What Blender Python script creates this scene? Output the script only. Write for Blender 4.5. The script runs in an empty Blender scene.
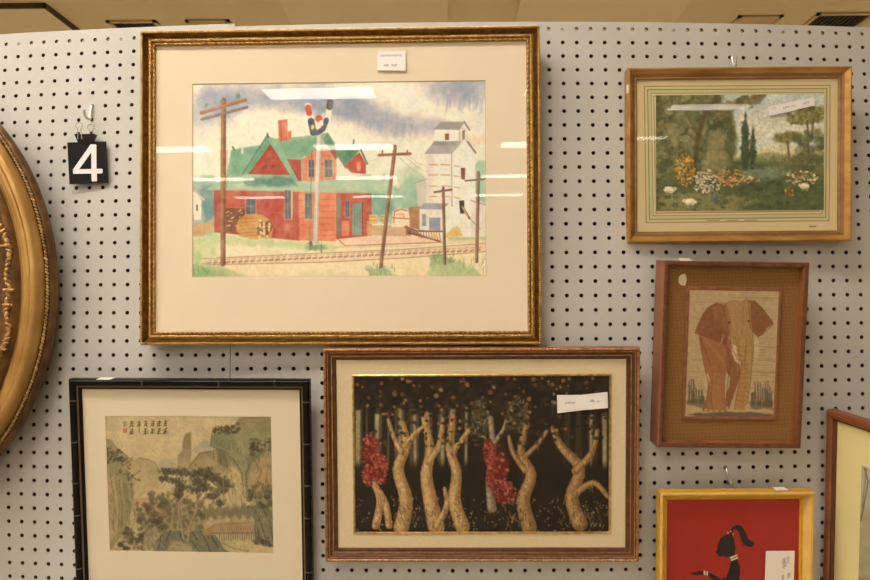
import bpy, math, random
import numpy as np
from mathutils import Vector, Matrix, Euler

C = bpy.context.scene.collection
random.seed(4)
PI = math.pi
R = math.radians

# ------------------------------------------------------------------ colour / materials
def lin(c):
    return tuple(((v/255)/12.92 if v/255 <= .04045 else ((v/255+.055)/1.055)**2.4) for v in c)

def new_mat(name):
    m = bpy.data.materials.new(name); m.use_nodes = True
    nt = m.node_tree
    return m, nt, nt.nodes['Principled BSDF']

def mat(name, col, rough=.6, metal=0., spec=.5, var=0., scale=30., bump=0., bscale=120., stretch=None, col2=None):
    """principled with a noise-driven second tone and an optional bump"""
    m, nt, p = new_mat(name)
    p.inputs['Roughness'].default_value = rough
    p.inputs['Metallic'].default_value = metal
    p.inputs['Specular IOR Level'].default_value = spec
    c = lin(col)
    p.inputs['Base Color'].default_value = (*c, 1)
    tc = nt.nodes.new('ShaderNodeTexCoord'); mp = nt.nodes.new('ShaderNodeMapping')
    nt.links.new(tc.outputs['Object'], mp.inputs['Vector'])
    if stretch: mp.inputs['Scale'].default_value = stretch
    if var or col2:
        nz = nt.nodes.new('ShaderNodeTexNoise'); nz.inputs['Scale'].default_value = scale; nz.inputs['Detail'].default_value = 5
        nt.links.new(mp.outputs['Vector'], nz.inputs['Vector'])
        cr = nt.nodes.new('ShaderNodeValToRGB')
        d = lin(col2) if col2 else tuple(v*(1-var) for v in c)
        e = c if col2 else tuple(min(1, v*(1+var*.6)) for v in c)
        cr.color_ramp.elements[0].position = .33; cr.color_ramp.elements[1].position = .67
        cr.color_ramp.elements[0].color = (*d, 1); cr.color_ramp.elements[1].color = (*e, 1)
        nt.links.new(nz.outputs['Fac'], cr.inputs['Fac']); nt.links.new(cr.outputs['Color'], p.inputs['Base Color'])
    if bump:
        nb = nt.nodes.new('ShaderNodeTexNoise'); nb.inputs['Scale'].default_value = bscale; nb.inputs['Detail'].default_value = 3
        nt.links.new(mp.outputs['Vector'], nb.inputs['Vector'])
        bp = nt.nodes.new('ShaderNodeBump'); bp.inputs['Strength'].default_value = bump; bp.inputs['Distance'].default_value = .002
        nt.links.new(nb.outputs['Fac'], bp.inputs['Height']); nt.links.new(bp.outputs['Normal'], p.inputs['Normal'])
    return m

def emit_mat(name, col, s):
    m = bpy.data.materials.new(name); m.use_nodes = True
    nt = m.node_tree; nt.nodes.clear()
    o = nt.nodes.new('ShaderNodeOutputMaterial'); e = nt.nodes.new('ShaderNodeEmission')
    e.inputs['Color'].default_value = (*lin(col), 1); e.inputs['Strength'].default_value = s
    nt.links.new(e.outputs[0], o.inputs['Surface'])
    return m

def glass_mat(name, tint=(255, 255, 255), f0=.0145):
    """clear picture glass: what passes through plus each face's reflection of the room (Schlick)"""
    m = bpy.data.materials.new(name); m.use_nodes = True
    nt = m.node_tree; nt.nodes.clear()
    o = nt.nodes.new('ShaderNodeOutputMaterial'); mx = nt.nodes.new('ShaderNodeMixShader')
    t = nt.nodes.new('ShaderNodeBsdfTransparent'); g = nt.nodes.new('ShaderNodeBsdfGlossy'); ge = nt.nodes.new('ShaderNodeNewGeometry')
    t.inputs['Color'].default_value = (*lin(tint), 1); g.inputs['Roughness'].default_value = .008
    def op(kind, a, b=None):
        n = nt.nodes.new('ShaderNodeMath'); n.operation = kind
        for i, v in enumerate((a, b)):
            if v is None: continue
            if isinstance(v, (int, float)): n.inputs[i].default_value = v
            else: nt.links.new(v, n.inputs[i])
        return n.outputs[0]
    d = nt.nodes.new('ShaderNodeVectorMath'); d.operation = 'DOT_PRODUCT'
    nt.links.new(ge.outputs['Normal'], d.inputs[0]); nt.links.new(ge.outputs['Incoming'], d.inputs[1])
    f = op('POWER', op('SUBTRACT', 1., op('ABSOLUTE', d.outputs['Value'])), 5.)
    f = op('ADD', op('MULTIPLY', f, .5*(1-f0)), f0)
    nt.links.new(f, mx.inputs[0]); nt.links.new(t.outputs[0], mx.inputs[1]); nt.links.new(g.outputs[0], mx.inputs[2])
    nt.links.new(mx.outputs[0], o.inputs['Surface'])
    return m

def pigment_mat(name, rough=.8):
    m, nt, p = new_mat(name)
    p.inputs['Roughness'].default_value = rough; p.inputs['Specular IOR Level'].default_value = .15
    v = nt.nodes.new('ShaderNodeVertexColor'); v.layer_name = 'pigment'
    nt.links.new(v.outputs['Color'], p.inputs['Base Color'])
    return m

def weave_mat(name, c1, c2, scale):
    m, nt, p = new_mat(name)
    p.inputs['Roughness'].default_value = .9; p.inputs['Specular IOR Level'].default_value = .1
    tc = nt.nodes.new('ShaderNodeTexCoord')
    outs = []
    for dr in ('X', 'Z'):
        w = nt.nodes.new('ShaderNodeTexWave'); w.bands_direction = dr; w.inputs['Scale'].default_value = scale
        w.inputs['Distortion'].default_value = 2.5; w.inputs['Detail'].default_value = 2; w.inputs['Detail Scale'].default_value = 3
        nt.links.new(tc.outputs['Object'], w.inputs['Vector']); outs.append(w.outputs['Fac'])
    a = nt.nodes.new('ShaderNodeMath'); a.operation = 'ADD'
    nt.links.new(outs[0], a.inputs[0]); nt.links.new(outs[1], a.inputs[1])
    h = nt.nodes.new('ShaderNodeMath'); h.operation = 'MULTIPLY'; h.inputs[1].default_value = .5
    nt.links.new(a.outputs[0], h.inputs[0])
    cr = nt.nodes.new('ShaderNodeValToRGB')
    cr.color_ramp.elements[0].color = (*lin(c1), 1); cr.color_ramp.elements[1].color = (*lin(c2), 1)
    cr.color_ramp.elements[0].position = .2; cr.color_ramp.elements[1].position = .8
    nt.links.new(h.outputs[0], cr.inputs['Fac']); nt.links.new(cr.outputs['Color'], p.inputs['Base Color'])
    bp = nt.nodes.new('ShaderNodeBump'); bp.inputs['Strength'].default_value = .4; bp.inputs['Distance'].default_value = .001
    nt.links.new(h.outputs[0], bp.inputs['Height']); nt.links.new(bp.outputs['Normal'], p.inputs['Normal'])
    return m

# ------------------------------------------------------------------ mesh helpers
class MB:
    def __init__(s): s.v = []; s.f = []; s.mi = []
    def add(s, vs, fs, mi=0):
        o = len(s.v); s.v += [tuple(v) for v in vs]; s.f += [tuple(i+o for i in f) for f in fs]; s.mi += [mi]*len(fs)
    def box(s, lo, hi, mi=0, M=None):
        x0, y0, z0 = lo; x1, y1, z1 = hi
        vs = [(x0,y0,z0),(x1,y0,z0),(x1,y1,z0),(x0,y1,z0),(x0,y0,z1),(x1,y0,z1),(x1,y1,z1),(x0,y1,z1)]
        if M is not None: vs = [M @ Vector(v) for v in vs]
        s.add(vs, [(0,3,2,1),(4,5,6,7),(0,1,5,4),(1,2,6,5),(2,3,7,6),(3,0,4,7)], mi)
    def prism(s, pts, y0, y1, mi=0):
        """outline in the x-z plane, given depth from y0 (front) to y1 (back)"""
        n = len(pts)
        vs = [(x, y0, z) for x, z in pts]+[(x, y1, z) for x, z in pts]
        fs = [tuple(range(n)), tuple(range(2*n-1, n-1, -1))]+[(i, i+n, (i+1) % n+n, (i+1) % n) for i in range(n)]
        s.add(vs, fs, mi)
    def tube(s, pts, r, n=8, mi=0, cap=True):
        pts = [Vector(p) for p in pts]; rings = []
        up = Vector((0.3, 1, .2)).normalized()
        for i, p in enumerate(pts):
            d = (pts[min(i+1, len(pts)-1)]-pts[max(i-1, 0)]).normalized()
            a = d.cross(up).normalized(); b = d.cross(a).normalized()
            rr = r[i] if isinstance(r, (list, tuple)) else r
            rings.append([p+a*math.cos(2*PI*k/n)*rr+b*math.sin(2*PI*k/n)*rr for k in range(n)])
        vs = [v for ring in rings for v in ring]; fs = []
        for i in range(len(pts)-1):
            for k in range(n):
                fs.append((i*n+k, i*n+(k+1) % n, (i+1)*n+(k+1) % n, (i+1)*n+k))
        if cap:
            fs.append(tuple(range(n-1, -1, -1))); fs.append(tuple((len(pts)-1)*n+k for k in range(n)))
        s.add(vs, fs, mi)
    def bead(s, c, ax, r, nu=7, nv=5, mi=0):
        """small ellipsoid; ax = (unit along, unit across, unit up), r = radii"""
        c = Vector(c); vs = []; fs = []
        for j in range(1, nv):
            t = PI*j/nv
            for i in range(nu):
                q = 2*PI*i/nu
                vs.append(c+ax[0]*(r[0]*math.cos(t))+ax[1]*(r[1]*math.sin(t)*math.cos(q))+ax[2]*(r[2]*math.sin(t)*math.sin(q)))
        a = len(vs); vs.append(c+ax[0]*r[0]); vs.append(c-ax[0]*r[0])
        for j in range(nv-2):
            for i in range(nu):
                fs.append((j*nu+i, j*nu+(i+1) % nu, (j+1)*nu+(i+1) % nu, (j+1)*nu+i))
        for i in range(nu):
            fs.append((a, (i+1) % nu, i)); fs.append((a+1, (nv-2)*nu+i, (nv-2)*nu+(i+1) % nu))
        s.add(vs, fs, mi)
    def build(s, name, mats, parent=None, smooth=None):
        me = bpy.data.meshes.new(name); me.from_pydata(s.v, [], s.f)
        for m in (mats if isinstance(mats, (list, tuple)) else [mats]): me.materials.append(m)
        me.polygons.foreach_set('material_index', s.mi)
        me.update()
        import bmesh
        b = bmesh.new(); b.from_mesh(me); bmesh.ops.recalc_face_normals(b, faces=b.faces); b.to_mesh(me); b.free()
        if smooth is not None:
            me.polygons.foreach_set('use_smooth', [True]*len(me.polygons))
            me.set_sharp_from_angle(angle=R(smooth))
        o = bpy.data.objects.new(name, me); C.objects.link(o)
        if parent: o.parent = parent
        return o

def tag(o, label=None, cat=None, group=None, kind=None):
    if label: o['label'] = label
    if cat: o['category'] = cat
    if group: o['group'] = group
    if kind: o['kind'] = kind
    return o

def thing(name, label, cat, loc=(0, 0, 0), group=None, M=None):
    o = bpy.data.objects.new(name, None); C.objects.link(o); o.empty_display_size = .05
    if M is not None: o.matrix_world = M
    else: o.location = loc
    return tag(o, label, cat, group)

def hang(loc, lean, yaw, roll):
    """placement of a picture: lean tips its top forward, yaw turns it, roll tips it sideways"""
    return Matrix.Translation(loc) @ Matrix.Rotation(R(yaw), 4, 'Z') @ Matrix.Rotation(R(lean), 4, 'X') @ Matrix.Rotation(R(roll), 4, 'Y')

# ------------------------------------------------------------------ picture frames
def sweep(mb, prof, W, H, mi=0, closed=True):
    """moulding profile (inset, depth[, material]) carried round a W x H rectangle with mitred corners"""
    n = len(prof); vs = []
    for k, (sx, sz) in enumerate(((-1, 1), (1, 1), (1, -1), (-1, -1))):
        for p in prof: vs.append((sx*(W/2-p[0]), p[1], sz*(H/2-p[0])))
    o = len(mb.v); mb.v += vs
    m = n if closed else n-1
    for k in range(4):
        k2 = (k+1) % 4
        for i in range(m):
            j = (i+1) % n
            mb.f.append((o+k*n+i, o+k2*n+i, o+k2*n+j, o+k*n+j))
            mb.mi.append(prof[i][2] if len(prof[i]) > 2 else mi)

def along(W, H, inset, step):
    """points round a rectangle: (x, z, direction)"""
    w, h = W-2*inset, H-2*inset; out = []
    for a, b in (((-w/2, h/2), (w/2, h/2)), ((w/2, h/2), (w/2, -h/2)), ((w/2, -h/2), (-w/2, -h/2)), ((-w/2, -h/2), (-w/2, h/2))):
        L = math.hypot(b[0]-a[0], b[1]-a[1]); n = max(1, int(L/step)); d = Vector(((b[0]-a[0])/L, 0, (b[1]-a[1])/L))
        for i in range(n):
            t = (i+.5)/n
            out.append((a[0]+(b[0]-a[0])*t, a[1]+(b[1]-a[1])*t, d))
    return out

def beads(W, H, inset, depth, step, r, twist=0., parent=None, m=None, name='bead_trim'):
    mb = MB(); Y = Vector((0, 1, 0))
    for x, z, d in along(W, H, inset, step):
        e = d.cross(Y); a = d*math.cos(twist)+e*math.sin(twist); b = e*math.cos(twist)-d*math.sin(twist)
        mb.bead((x, depth, z), (a, b, Y), r, 6, 4)
    return mb.build(name, m, parent, smooth=60)

def ring(mb, outer, inner, y, mi=0, bevel=None):
    """flat sheet with a rectangular opening; rects are (x0, x1, z0, z1); bevel = (width, depth, material)"""
    def pts(r): x0, x1, z0, z1 = r; return [(x0, z1), (x1, z1), (x1, z0), (x0, z0)]
    a, b = pts(outer), pts(inner)
    vs = [(x, y, z) for x, z in a]+[(x, y, z) for x, z in b]
    fs = [(k, (k+1) % 4, 4+(k+1) % 4, 4+k) for k in range(4)]
    mb.add(vs, fs, mi)
    if bevel:
        w, d, bm = bevel; c = [(x-w*(1 if x > (inner[0]+inner[1])/2 else -1), z-w*(1 if z > (inner[2]+inner[3])/2 else -1)) for x, z in b]
        vs = [(x, y, z) for x, z in b]+[(x, y+d, z) for x, z in c]
        mb.add(vs, fs, bm)

# ------------------------------------------------------------------ painting onto a fine mesh
def vnoise(X, Y, scale, seed):
    """smooth value noise, 0..1, three octaves"""
    out = 0; amp = 1; tot = 0; rng = np.random.default_rng(seed)
    for o in range(3):
        g = rng.random((64, 64)); sc = scale/(2**o)
        x = X/sc+7.3*o; y = Y/sc+3.1*o
        xi = np.floor(x).astype(int); yi = np.floor(y).astype(int); fx = x-xi; fy = y-yi
        fx = fx*fx*(3-2*fx); fy = fy*fy*(3-2*fy)
        a = g[yi % 64, xi % 64]; b = g[yi % 64, (xi+1) % 64]; c = g[(yi+1) % 64, xi % 64]; d = g[(yi+1) % 64, (xi+1) % 64]
        out = out+amp*((a*(1-fx)+b*fx)*(1-fy)+(c*(1-fx)+d*fx)*fy); tot += amp; amp *= .5
    return out/tot

class Art:
    """a canvas of pigment samples; corners (tl, tr, br, bl) give the drawing units"""
    def __init__(s, corners, dens, base):
        tl, tr, br, bl = [np.array(c, float) for c in corners]
        s.n = int(np.hypot(*(tr-tl))*dens); s.m = int(np.hypot(*(bl-tl))*dens)
        u, v = np.meshgrid(np.linspace(0, 1, s.n), np.linspace(0, 1, s.m))
        P = (tl*(1-u[..., None])+tr*u[..., None])*(1-v[..., None])+(bl*(1-u[..., None])+br*u[..., None])*v[..., None]
        s.X, s.Y = P[..., 0], P[..., 1]; s.u, s.v = u, v
        s.c = np.ones((s.m, s.n, 3))*np.array(base, float)
        s.x0, s.y0 = s.X.min(), s.Y.min(); s.kx = s.n/(s.X.max()-s.x0+1e-9); s.ky = s.m/(s.Y.max()-s.y0+1e-9)
        s.k = 0
    def win(s, x0, x1, y0, y1):
        a = max(0, int((x0-s.x0)*s.kx)-6); b = min(s.n, int((x1-s.x0)*s.kx)+7)
        c = max(0, int((y0-s.y0)*s.ky)-6); d = min(s.m, int((y1-s.y0)*s.ky)+7)
        if a >= b or c >= d: return None
        return slice(c, d), slice(a, b)
    def put(s, w, al, col):
        al = np.clip(al, 0, 1)[..., None]
        s.c[w] = s.c[w]*(1-al)+np.array(col, float)*al
    def sd(s, w, pts):
        X, Y = s.X[w], s.Y[w]; dm = np.full(X.shape, 1e9); ins = np.zeros(X.shape, bool); n = len(pts)
        for i in range(n):
            (ax, ay), (bx, by) = pts[i], pts[(i+1) % n]
            dx, dy = bx-ax, by-ay; L = dx*dx+dy*dy+1e-12
            t = np.clip(((X-ax)*dx+(Y-ay)*dy)/L, 0, 1)
            dm = np.minimum(dm, (X-ax-t*dx)**2+(Y-ay-t*dy)**2)
            if ay != by:
                cr = ((ay > Y) != (by > Y)) & (X < (bx-ax)*(Y-ay)/(by-ay)+ax); ins ^= cr
        dm = np.sqrt(dm); return np.where(ins, -dm, dm)
    def fill(s, pts, col, a=1., soft=.8, rough=0., rs=6., mott=0., fade=None):
        """polygon; rough ragged edge, mott uneven pigment, fade=(x0,y0,x1,y1) alpha 1 -> 0 along that line"""
        s.k += 1; e = soft+rough
        xs = [p[0] for p in pts]; ys = [p[1] for p in pts]
        w = s.win(min(xs)-e, max(xs)+e, min(ys)-e, max(ys)+e)
        if w is None: return
        d = s.sd(w, pts)
        if rough: d = d+(vnoise(s.X[w], s.Y[w], rs, s.k)-.5)*2*rough
        al = np.clip(.5-d/soft, 0, 1)*a
        if mott: al = al*(1-mott*vnoise(s.X[w], s.Y[w], 9., s.k+500))
        if fade:
            x0, y0, x1, y1 = fade; L = (x1-x0)**2+(y1-y0)**2
            al = al*(1-np.clip(((s.X[w]-x0)*(x1-x0)+(s.Y[w]-y0)*(y1-y0))/L, 0, 1))
        s.put(w, al, col)
    def line(s, pts, wd, col, a=1., soft=.8):
        xs = [p[0] for p in pts]; ys = [p[1] for p in pts]; e = wd+soft
        w = s.win(min(xs)-e, max(xs)+e, min(ys)-e, max(ys)+e)
        if w is None: return
        X, Y = s.X[w], s.Y[w]; dm = np.full(X.shape, 1e9)
        for (ax, ay), (bx, by) in zip(pts[:-1], pts[1:]):
            dx, dy = bx-ax, by-ay; L = dx*dx+dy*dy+1e-12
            t = np.clip(((X-ax)*dx+(Y-ay)*dy)/L, 0, 1)
            dm = np.minimum(dm, (X-ax-t*dx)**2+(Y-ay-t*dy)**2)
        s.put(w, np.clip(.5-(np.sqrt(dm)-wd/2)/soft, 0, 1)*a, col)
    def blob(s, x, y, rx, ry, col, a=1., soft=.4, rough=0., rs=4.):
        s.k += 1
        w = s.win(x-rx*1.6, x+rx*1.6, y-ry*1.6, y+ry*1.6)
        if w is None: return
        r = np.hypot((s.X[w]-x)/rx, (s.Y[w]-y)/ry)
        if rough: r = r+(vnoise(s.X[w], s.Y[w], rs, s.k)-.5)*2*rough
        s.put(w, np.clip((1-r)/soft+.5, 0, 1)*a, col)
    def dabs(s, n, reg, sz, cols, a=1., seed=0, stretch=1., rough=.3):
        rg = random.Random(seed)
        for i in range(n):
            q = rg.uniform(.6, 1.4)*sz
            s.blob(rg.uniform(reg[0], reg[2]), rg.uniform(reg[1], reg[3]), q, q*stretch, rg.choice(cols), a*rg.uniform(.6, 1), .5, rough)
    def mottle(s, amt, scale, seed, sx=1., sy=1.):
        s.c *= 1+amt*(vnoise(s.X*sx, s.Y*sy, scale, seed)[..., None]-.5)*2
    def build(s, name, m, rect, y, parent):
        """rect (x0, x1, z0, z1) in the picture's own metres"""
        x0, x1, z0, z1 = rect; N = s.n*s.m
        co = np.zeros((N, 3)); co[:, 0] = (x0+(x1-x0)*s.u).ravel(); co[:, 1] = y; co[:, 2] = (z1+(z0-z1)*s.v).ravel()
        i = np.arange(N).reshape(s.m, s.n)
        f = np.stack([i[:-1, :-1], i[1:, :-1], i[1:, 1:], i[:-1, 1:]], -1).reshape(-1, 4)
        me = bpy.data.meshes.new(name)
        me.vertices.add(N); me.vertices.foreach_set('co', co.ravel())
        me.loops.add(f.size); me.loops.foreach_set('vertex_index', f.ravel().astype(np.int32))
        me.polygons.add(len(f)); me.polygons.foreach_set('loop_start', (np.arange(len(f))*4).astype(np.int32))
        me.update(calc_edges=True)
        c = np.clip(s.c.reshape(-1, 3)/255, 0, 1); c = np.where(c <= .04045, c/12.92, ((c+.055)/1.055)**2.4)
        at = me.color_attributes.new('pigment', 'FLOAT_COLOR', 'POINT')
        at.data.foreach_set('color', np.concatenate([c, np.ones((N, 1))], 1).ravel().astype(np.float32))
        me.materials.append(m)
        o = bpy.data.objects.new(name, me); C.objects.link(o); o.parent = parent
        return o

# ------------------------------------------------------------------ materials
M_board = mat('painted_pegboard', (197, 195, 191), .55, var=.035, scale=9, bump=.12, bscale=300)
M_dark = mat('dark_cavity', (28, 22, 16), .9)
M_ceil = mat('ceiling_paint', (216, 196, 154), .9, var=.03, scale=2)
M_ceil_pale = mat('ceiling_panel_paint', (224, 206, 168), .9, var=.03, scale=2)
M_wall = mat('room_wall_paint', (196, 184, 162), .9, var=.05, scale=1)
M_floor = mat('floor_vinyl', (158, 147, 128), .6, var=.15, scale=3)
M_steel = mat('zinc_wire', (205, 205, 205), .25, metal=1.)
M_dsteel = mat('dark_wire', (120, 115, 110), .35, metal=1.)
M_black = mat('black_plastic', (20, 19, 20), .4)
M_paper = mat('white_paper', (243, 236, 232), .85, spec=.2)
M_glass = glass_mat('picture_glass')
M_glass_thin = glass_mat('dull_picture_glass', f0=.009)
M_pig = pigment_mat('pigment')
M_pig_ink = pigment_mat('printed_ink', .6)
M_gold = mat('antique_gold', (190, 152, 84), .32, metal=.9, col2=(146, 110, 54), scale=120, bump=.2, bscale=400)
M_gold_b = mat('bright_gold', (232, 198, 130), .3, metal=.75, col2=(184, 144, 80), scale=120)
M_gold_d = mat('worn_dark_gold', (140, 98, 48), .42, metal=.6, col2=(84, 54, 24), scale=60)
M_brown = mat('brown_wood_finish', (112, 66, 40), .38, var=.3, scale=40, stretch=(1, 1, 1))

# ------------------------------------------------------------------ the pegboard partition
BOW = .0656                                     # the hardboard sheets bow back towards their ends
def board_y(x, z):
    return BOW*(x*x+(z-1.62)**2) if x*x+(z-1.62)**2 < 1.3 else BOW*1.3
PITCH = .0254
def build_board():
    mb = MB(); n = 16
    def sheet(c0, c1, dx, dz, top):
        X = lambda c: c*PITCH-.37+dx
        Z = lambda r: 2.12-r*PITCH-dz
        r1 = 46
        cells = {}
        def vert(key, x, z, back=0.):
            k = (key, back)
            if k not in cells:
                cells[k] = len(mb.v); mb.v.append((x, board_y(x, z)+back, z))
            return cells[k]
        for c in range(c0, c1+1):
            for r in range(0, r1+1):
                cx, cz = X(c), Z(r)
                out = []
                for (a, b) in ((-1, 1), (0, 1), (1, 1), (1, 0), (1, -1), (0, -1), (-1, -1), (-1, 0)):
                    x = cx+a*PITCH/2; z = cz+b*PITCH/2
                    if r == 0 and b == 1: z = top
                    if c == c1 and a == 1 and c1 == -1: x -= .0007
                    if c == c0 and a == -1 and c0 == 0: x += .0007
                    out.append(vert((2*c+a, 2*r-b), x, z))
                screw = r == 0 and c in (-17, -9, 23, 31, 39)
                if screw:
                    mb.f.append(tuple(out)); mb.mi.append(0); continue
                h = []; hb = []
                for k in range(n):
                    t = R(135)-2*PI*k/n
                    x = cx+.0036*math.cos(t); z = cz+.0036*math.sin(t)
                    h.append(len(mb.v)); mb.v.append((x, board_y(x, z), z))
                    hb.append(len(mb.v)); mb.v.append((x, board_y(x, z)+.005, z))
                for k in range(8):
                    k2 = (k+1) % 8
                    mb.f.append((out[k], out[k2], h[(2*k+2) % n], h[2*k+1], h[2*k])); mb.mi.append(0)
                for k in range(n):
                    k2 = (k+1) % n
                    mb.f.append((h[k], h[k2], hb[k2], hb[k])); mb.mi.append(1)
        # top edge thickness and the plain lower sheet
        for c in range(c0, c1+1):
            x0, x1 = X(c)-PITCH/2, X(c)+PITCH/2
            vs = [(x0, board_y(x0, top), top), (x1, board_y(x1, top), top), (x1, board_y(x1, top)+.006, top), (x0, board_y(x0, top)+.006, top)]
            mb.add(vs, [(0, 1, 2, 3)], 2)
            zb = Z(r1)-PITCH/2
            vs = [(x0, board_y(x0, zb), zb), (x1, board_y(x1, zb), zb), (x1, board_y(x1, zb), 0), (x0, board_y(x0, zb), 0)]
            mb.add(vs, [(0, 1, 2, 3)], 0)
        # bare edges where the sheets meet
    sheet(-32, -1, .0003, .0015, 2.1390)
    sheet(0, 46, 0, 0, 2.1336)
    M_hole = mat('hardboard_hole_rim', (92, 68, 46), .9)
    M_edge = mat('bare_hardboard_edge', (205, 196, 180), .8, col2=(176, 138, 92), scale=25)
    o = mb.build('wall_back', [M_board, M_hole, M_edge])
    tag(o, kind='structure')
    # closed dark cavity behind the sheets
    b = MB(); x0, x1 = -1.22, .84
    b.box((x0, .16, 0), (x1, .175, 2.09)); b.box((x0, .13, 2.085), (x1, .17, 2.10))
    nn = 24
    for i in range(nn):
        a, e = x0+(x1-x0)*i/nn, x0+(x1-x0)*(i+1)/nn
        b.add([(a, board_y(a, 2.1)+.007, 2.1), (e, board_y(e, 2.1)+.007, 2.1), (e, .17, 2.1), (a, .17, 2.1)], [(0, 1, 2, 3)])
    b.box((x0-.02, .03, 0), (x0, .175, 2.10)); b.box((x1, .03, 0), (x1+.02, .175, 2.10))
    tag(b.build('wall_back_core', M_dark), kind='structure')
    # washer-headed screws of the top row
    for c in (-17, -9, 23, 31, 39):
        x = c*PITCH-.37; z = 2.12-(.0015 if c < 0 else 0); y = board_y(x, z)
        s = MB()
        for (r0, ya, r1_, yb) in ((.0042, .0, .0038, -.0008), (.0024, -.0008, .0016, -.0018)):
            k = 14
            vs = [(x+r0*math.cos(2*PI*i/k), y+ya, z+r0*math.sin(2*PI*i/k)) for i in range(k)]+[(x+r1_*math.cos(2*PI*i/k), y+yb, z+r1_*math.sin(2*PI*i/k)) for i in range(k)]
            s.add(vs, [(i, (i+1) % k, (i+1) % k+k, i+k) for i in range(k)]+[tuple(range(k, 2*k))], 0)
        s.box((x-.0014, y-.0021, z-.0003), (x+.0014, y-.0017, z+.0003), 1)
        s.build('screw', [mat('screw_head', (196, 190, 182), .4, metal=.5), M_dark], o, smooth=40)
build_board()

# ------------------------------------------------------------------ the store around it
def struct(name, m, *boxes):
    b = MB()
    for lo, hi in boxes: b.box(lo, hi)
    return tag(b.build(name, m), kind='structure')
CZ = 3.6
struct('floor', M_floor, ((-9, -16, -.1), (9, 9, 0)))
struct('ceiling', M_ceil, ((-9, -16, CZ), (9, 9, CZ+.1)))
struct('wall_left', M_wall, ((-9.1, -16, 0), (-9, 9, CZ)))
struct('wall_right', M_wall, ((9, -16, 0), (9.1, 9, CZ)))
struct('wall_front', M_wall, ((-9, -16.1, 0), (9, -16, CZ)))
struct('wall_far', M_wall, ((-9, 9, 0), (9, 9.1, CZ)))

# ------------------------------------------------------------------ lights on the ceiling
M_lamp = emit_mat('lit_diffuser', (255, 245, 228), 12.4)
M_white = mat('white_enamel', (230, 226, 216), .5)
def make_light(x, y, label, group):
    t = thing('ceiling_light', label, 'light', (x, y, CZ), group)
    b = MB(); b.box((-.6, -.23, -.012), (.6, .23, 0)); 
    b.box((-.6, -.23, -.05), (-.54, .23, -.012)); b.box((.54, -.23, -.05), (.6, .23, -.012))
    b.box((-.54, -.23, -.05), (.54, -.20, -.012)); b.box((-.54, .20, -.05), (.54, .23, -.012))
    b.build('housing', M_white, t)
    d = MB(); d.box((-.54, -.2, -.046), (.54, .2, -.03)); d.build('diffuser', M_lamp, t)
    return t
def copy_tree(o, loc):
    r = o.copy(); C.objects.link(r); r.location = loc
    for ch in o.children:
        c = ch.copy(); C.objects.link(c); c.parent = r
    return r
first = make_light(-1.35, -3.0, 'white framed fluorescent ceiling light shining in the room behind the viewer', 'fluorescent ceiling lights facing the pictures')
for k, y in enumerate((-3.0, -5.53, -8.15, -10.85, -13.4)):
    for i in range(-1, 3):
        x = (-1.36, -1.37, -1.45, -1.65, -1.78)[k]+2.57*i
        if (k, i) == (0, 0): first.location = (x, y, CZ); continue
        if (k, i) in ((0, 1), (0, 2), (1, 2)): continue
        copy_tree(first, (x, y, CZ))
for x in (-3.2, -1.9, -.6): copy_tree(first, (x, -1.1, CZ))  # near row added to brighten the upper part of the board
second = None
for y in (1.0, 2.2, 4.6, 6.6):  # unseen lamps added to brighten the ceiling beyond the partition
    for x in (-5.2, -2.7, -.2, 2.3, 4.8):
        if second is None:
            second = copy_tree(first, (x, y, CZ))
            tag(second, 'added fluorescent ceiling light, unseen beyond the pegboard partition', 'light', 'added fluorescent ceiling lights beyond the partition')
        else: copy_tree(second, (x, y, CZ))

# ------------------------------------------------------------------ camera
cd = bpy.data.cameras.new('camera'); cam = bpy.data.objects.new('camera', cd); C.objects.link(cam)
r_, u_, b_ = Vector((.9999, .01353, -.00411)), Vector((.00456, -.03281, .99945)), Vector((.01339, -.99937, -.03287))
Mc = Matrix((r_, u_, b_)).transposed().to_4x4(); Mc.translation = (-.0019, -1.19137, 1.60897)
cam.matrix_world = Mc
cd.sensor_width = 36; cd.lens = 28.014; cd.clip_start = .05
bpy.context.scene.camera = cam
sc = bpy.context.scene
w = bpy.data.worlds.new('world'); sc.world = w; w.use_nodes = True
w.node_tree.nodes['Background'].inputs[0].default_value = (1, .93, .82, 1); w.node_tree.nodes['Background'].inputs[1].default_value = .05
sc.view_settings.view_transform = 'Standard'; sc.view_settings.look = 'None'; sc.view_settings.gamma = 1
sc.view_settings.exposure = 0.96
sc.cycles.max_bounces = 8; sc.cycles.diffuse_bounces = 4; sc.cycles.transparent_max_bounces = 12
#PART2
# ------------------------------------------------------------------ pictures
def add_glass(t, rect, y, m=None, th=.0016):
    b = MB(); b.box((rect[0], y, rect[2]), (rect[1], y+th, rect[3]))
    return b.build('glass', m or M_glass, t)

def add_backing(t, W, H, y0, y1, m=None):
    b = MB(); b.box((-W/2+.006, y0, -H/2+.006), (W/2-.006, y1, H/2-.006))
    return b.build('backing_board', m or M_backing, t)

def sheet_part(t, name, pts, y, m, th=.0004, label=None):
    b = MB(); b.prism(pts, y-th, y)
    o = b.build(name, m, t)
    if label: o['label'] = label
    return o

def script_strokes(art, x, y, w, h, col, seed, wd=.5, n=9, a=.7, vert=False):
    """a line of faint handwriting: joined zigzag strokes"""
    rg = random.Random(seed); pts = []
    for i in range(n):
        p = (i+.5)/n; q = (.15 if i % 2 else .85)+rg.uniform(-.15, .15)
        pts.append((x+w*p+rg.uniform(-.3, .3), y+h*q) if not vert else (x+w*q, y+h*p+rg.uniform(-.3, .3)))
    art.line(pts, wd, col, a, .7)

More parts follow.
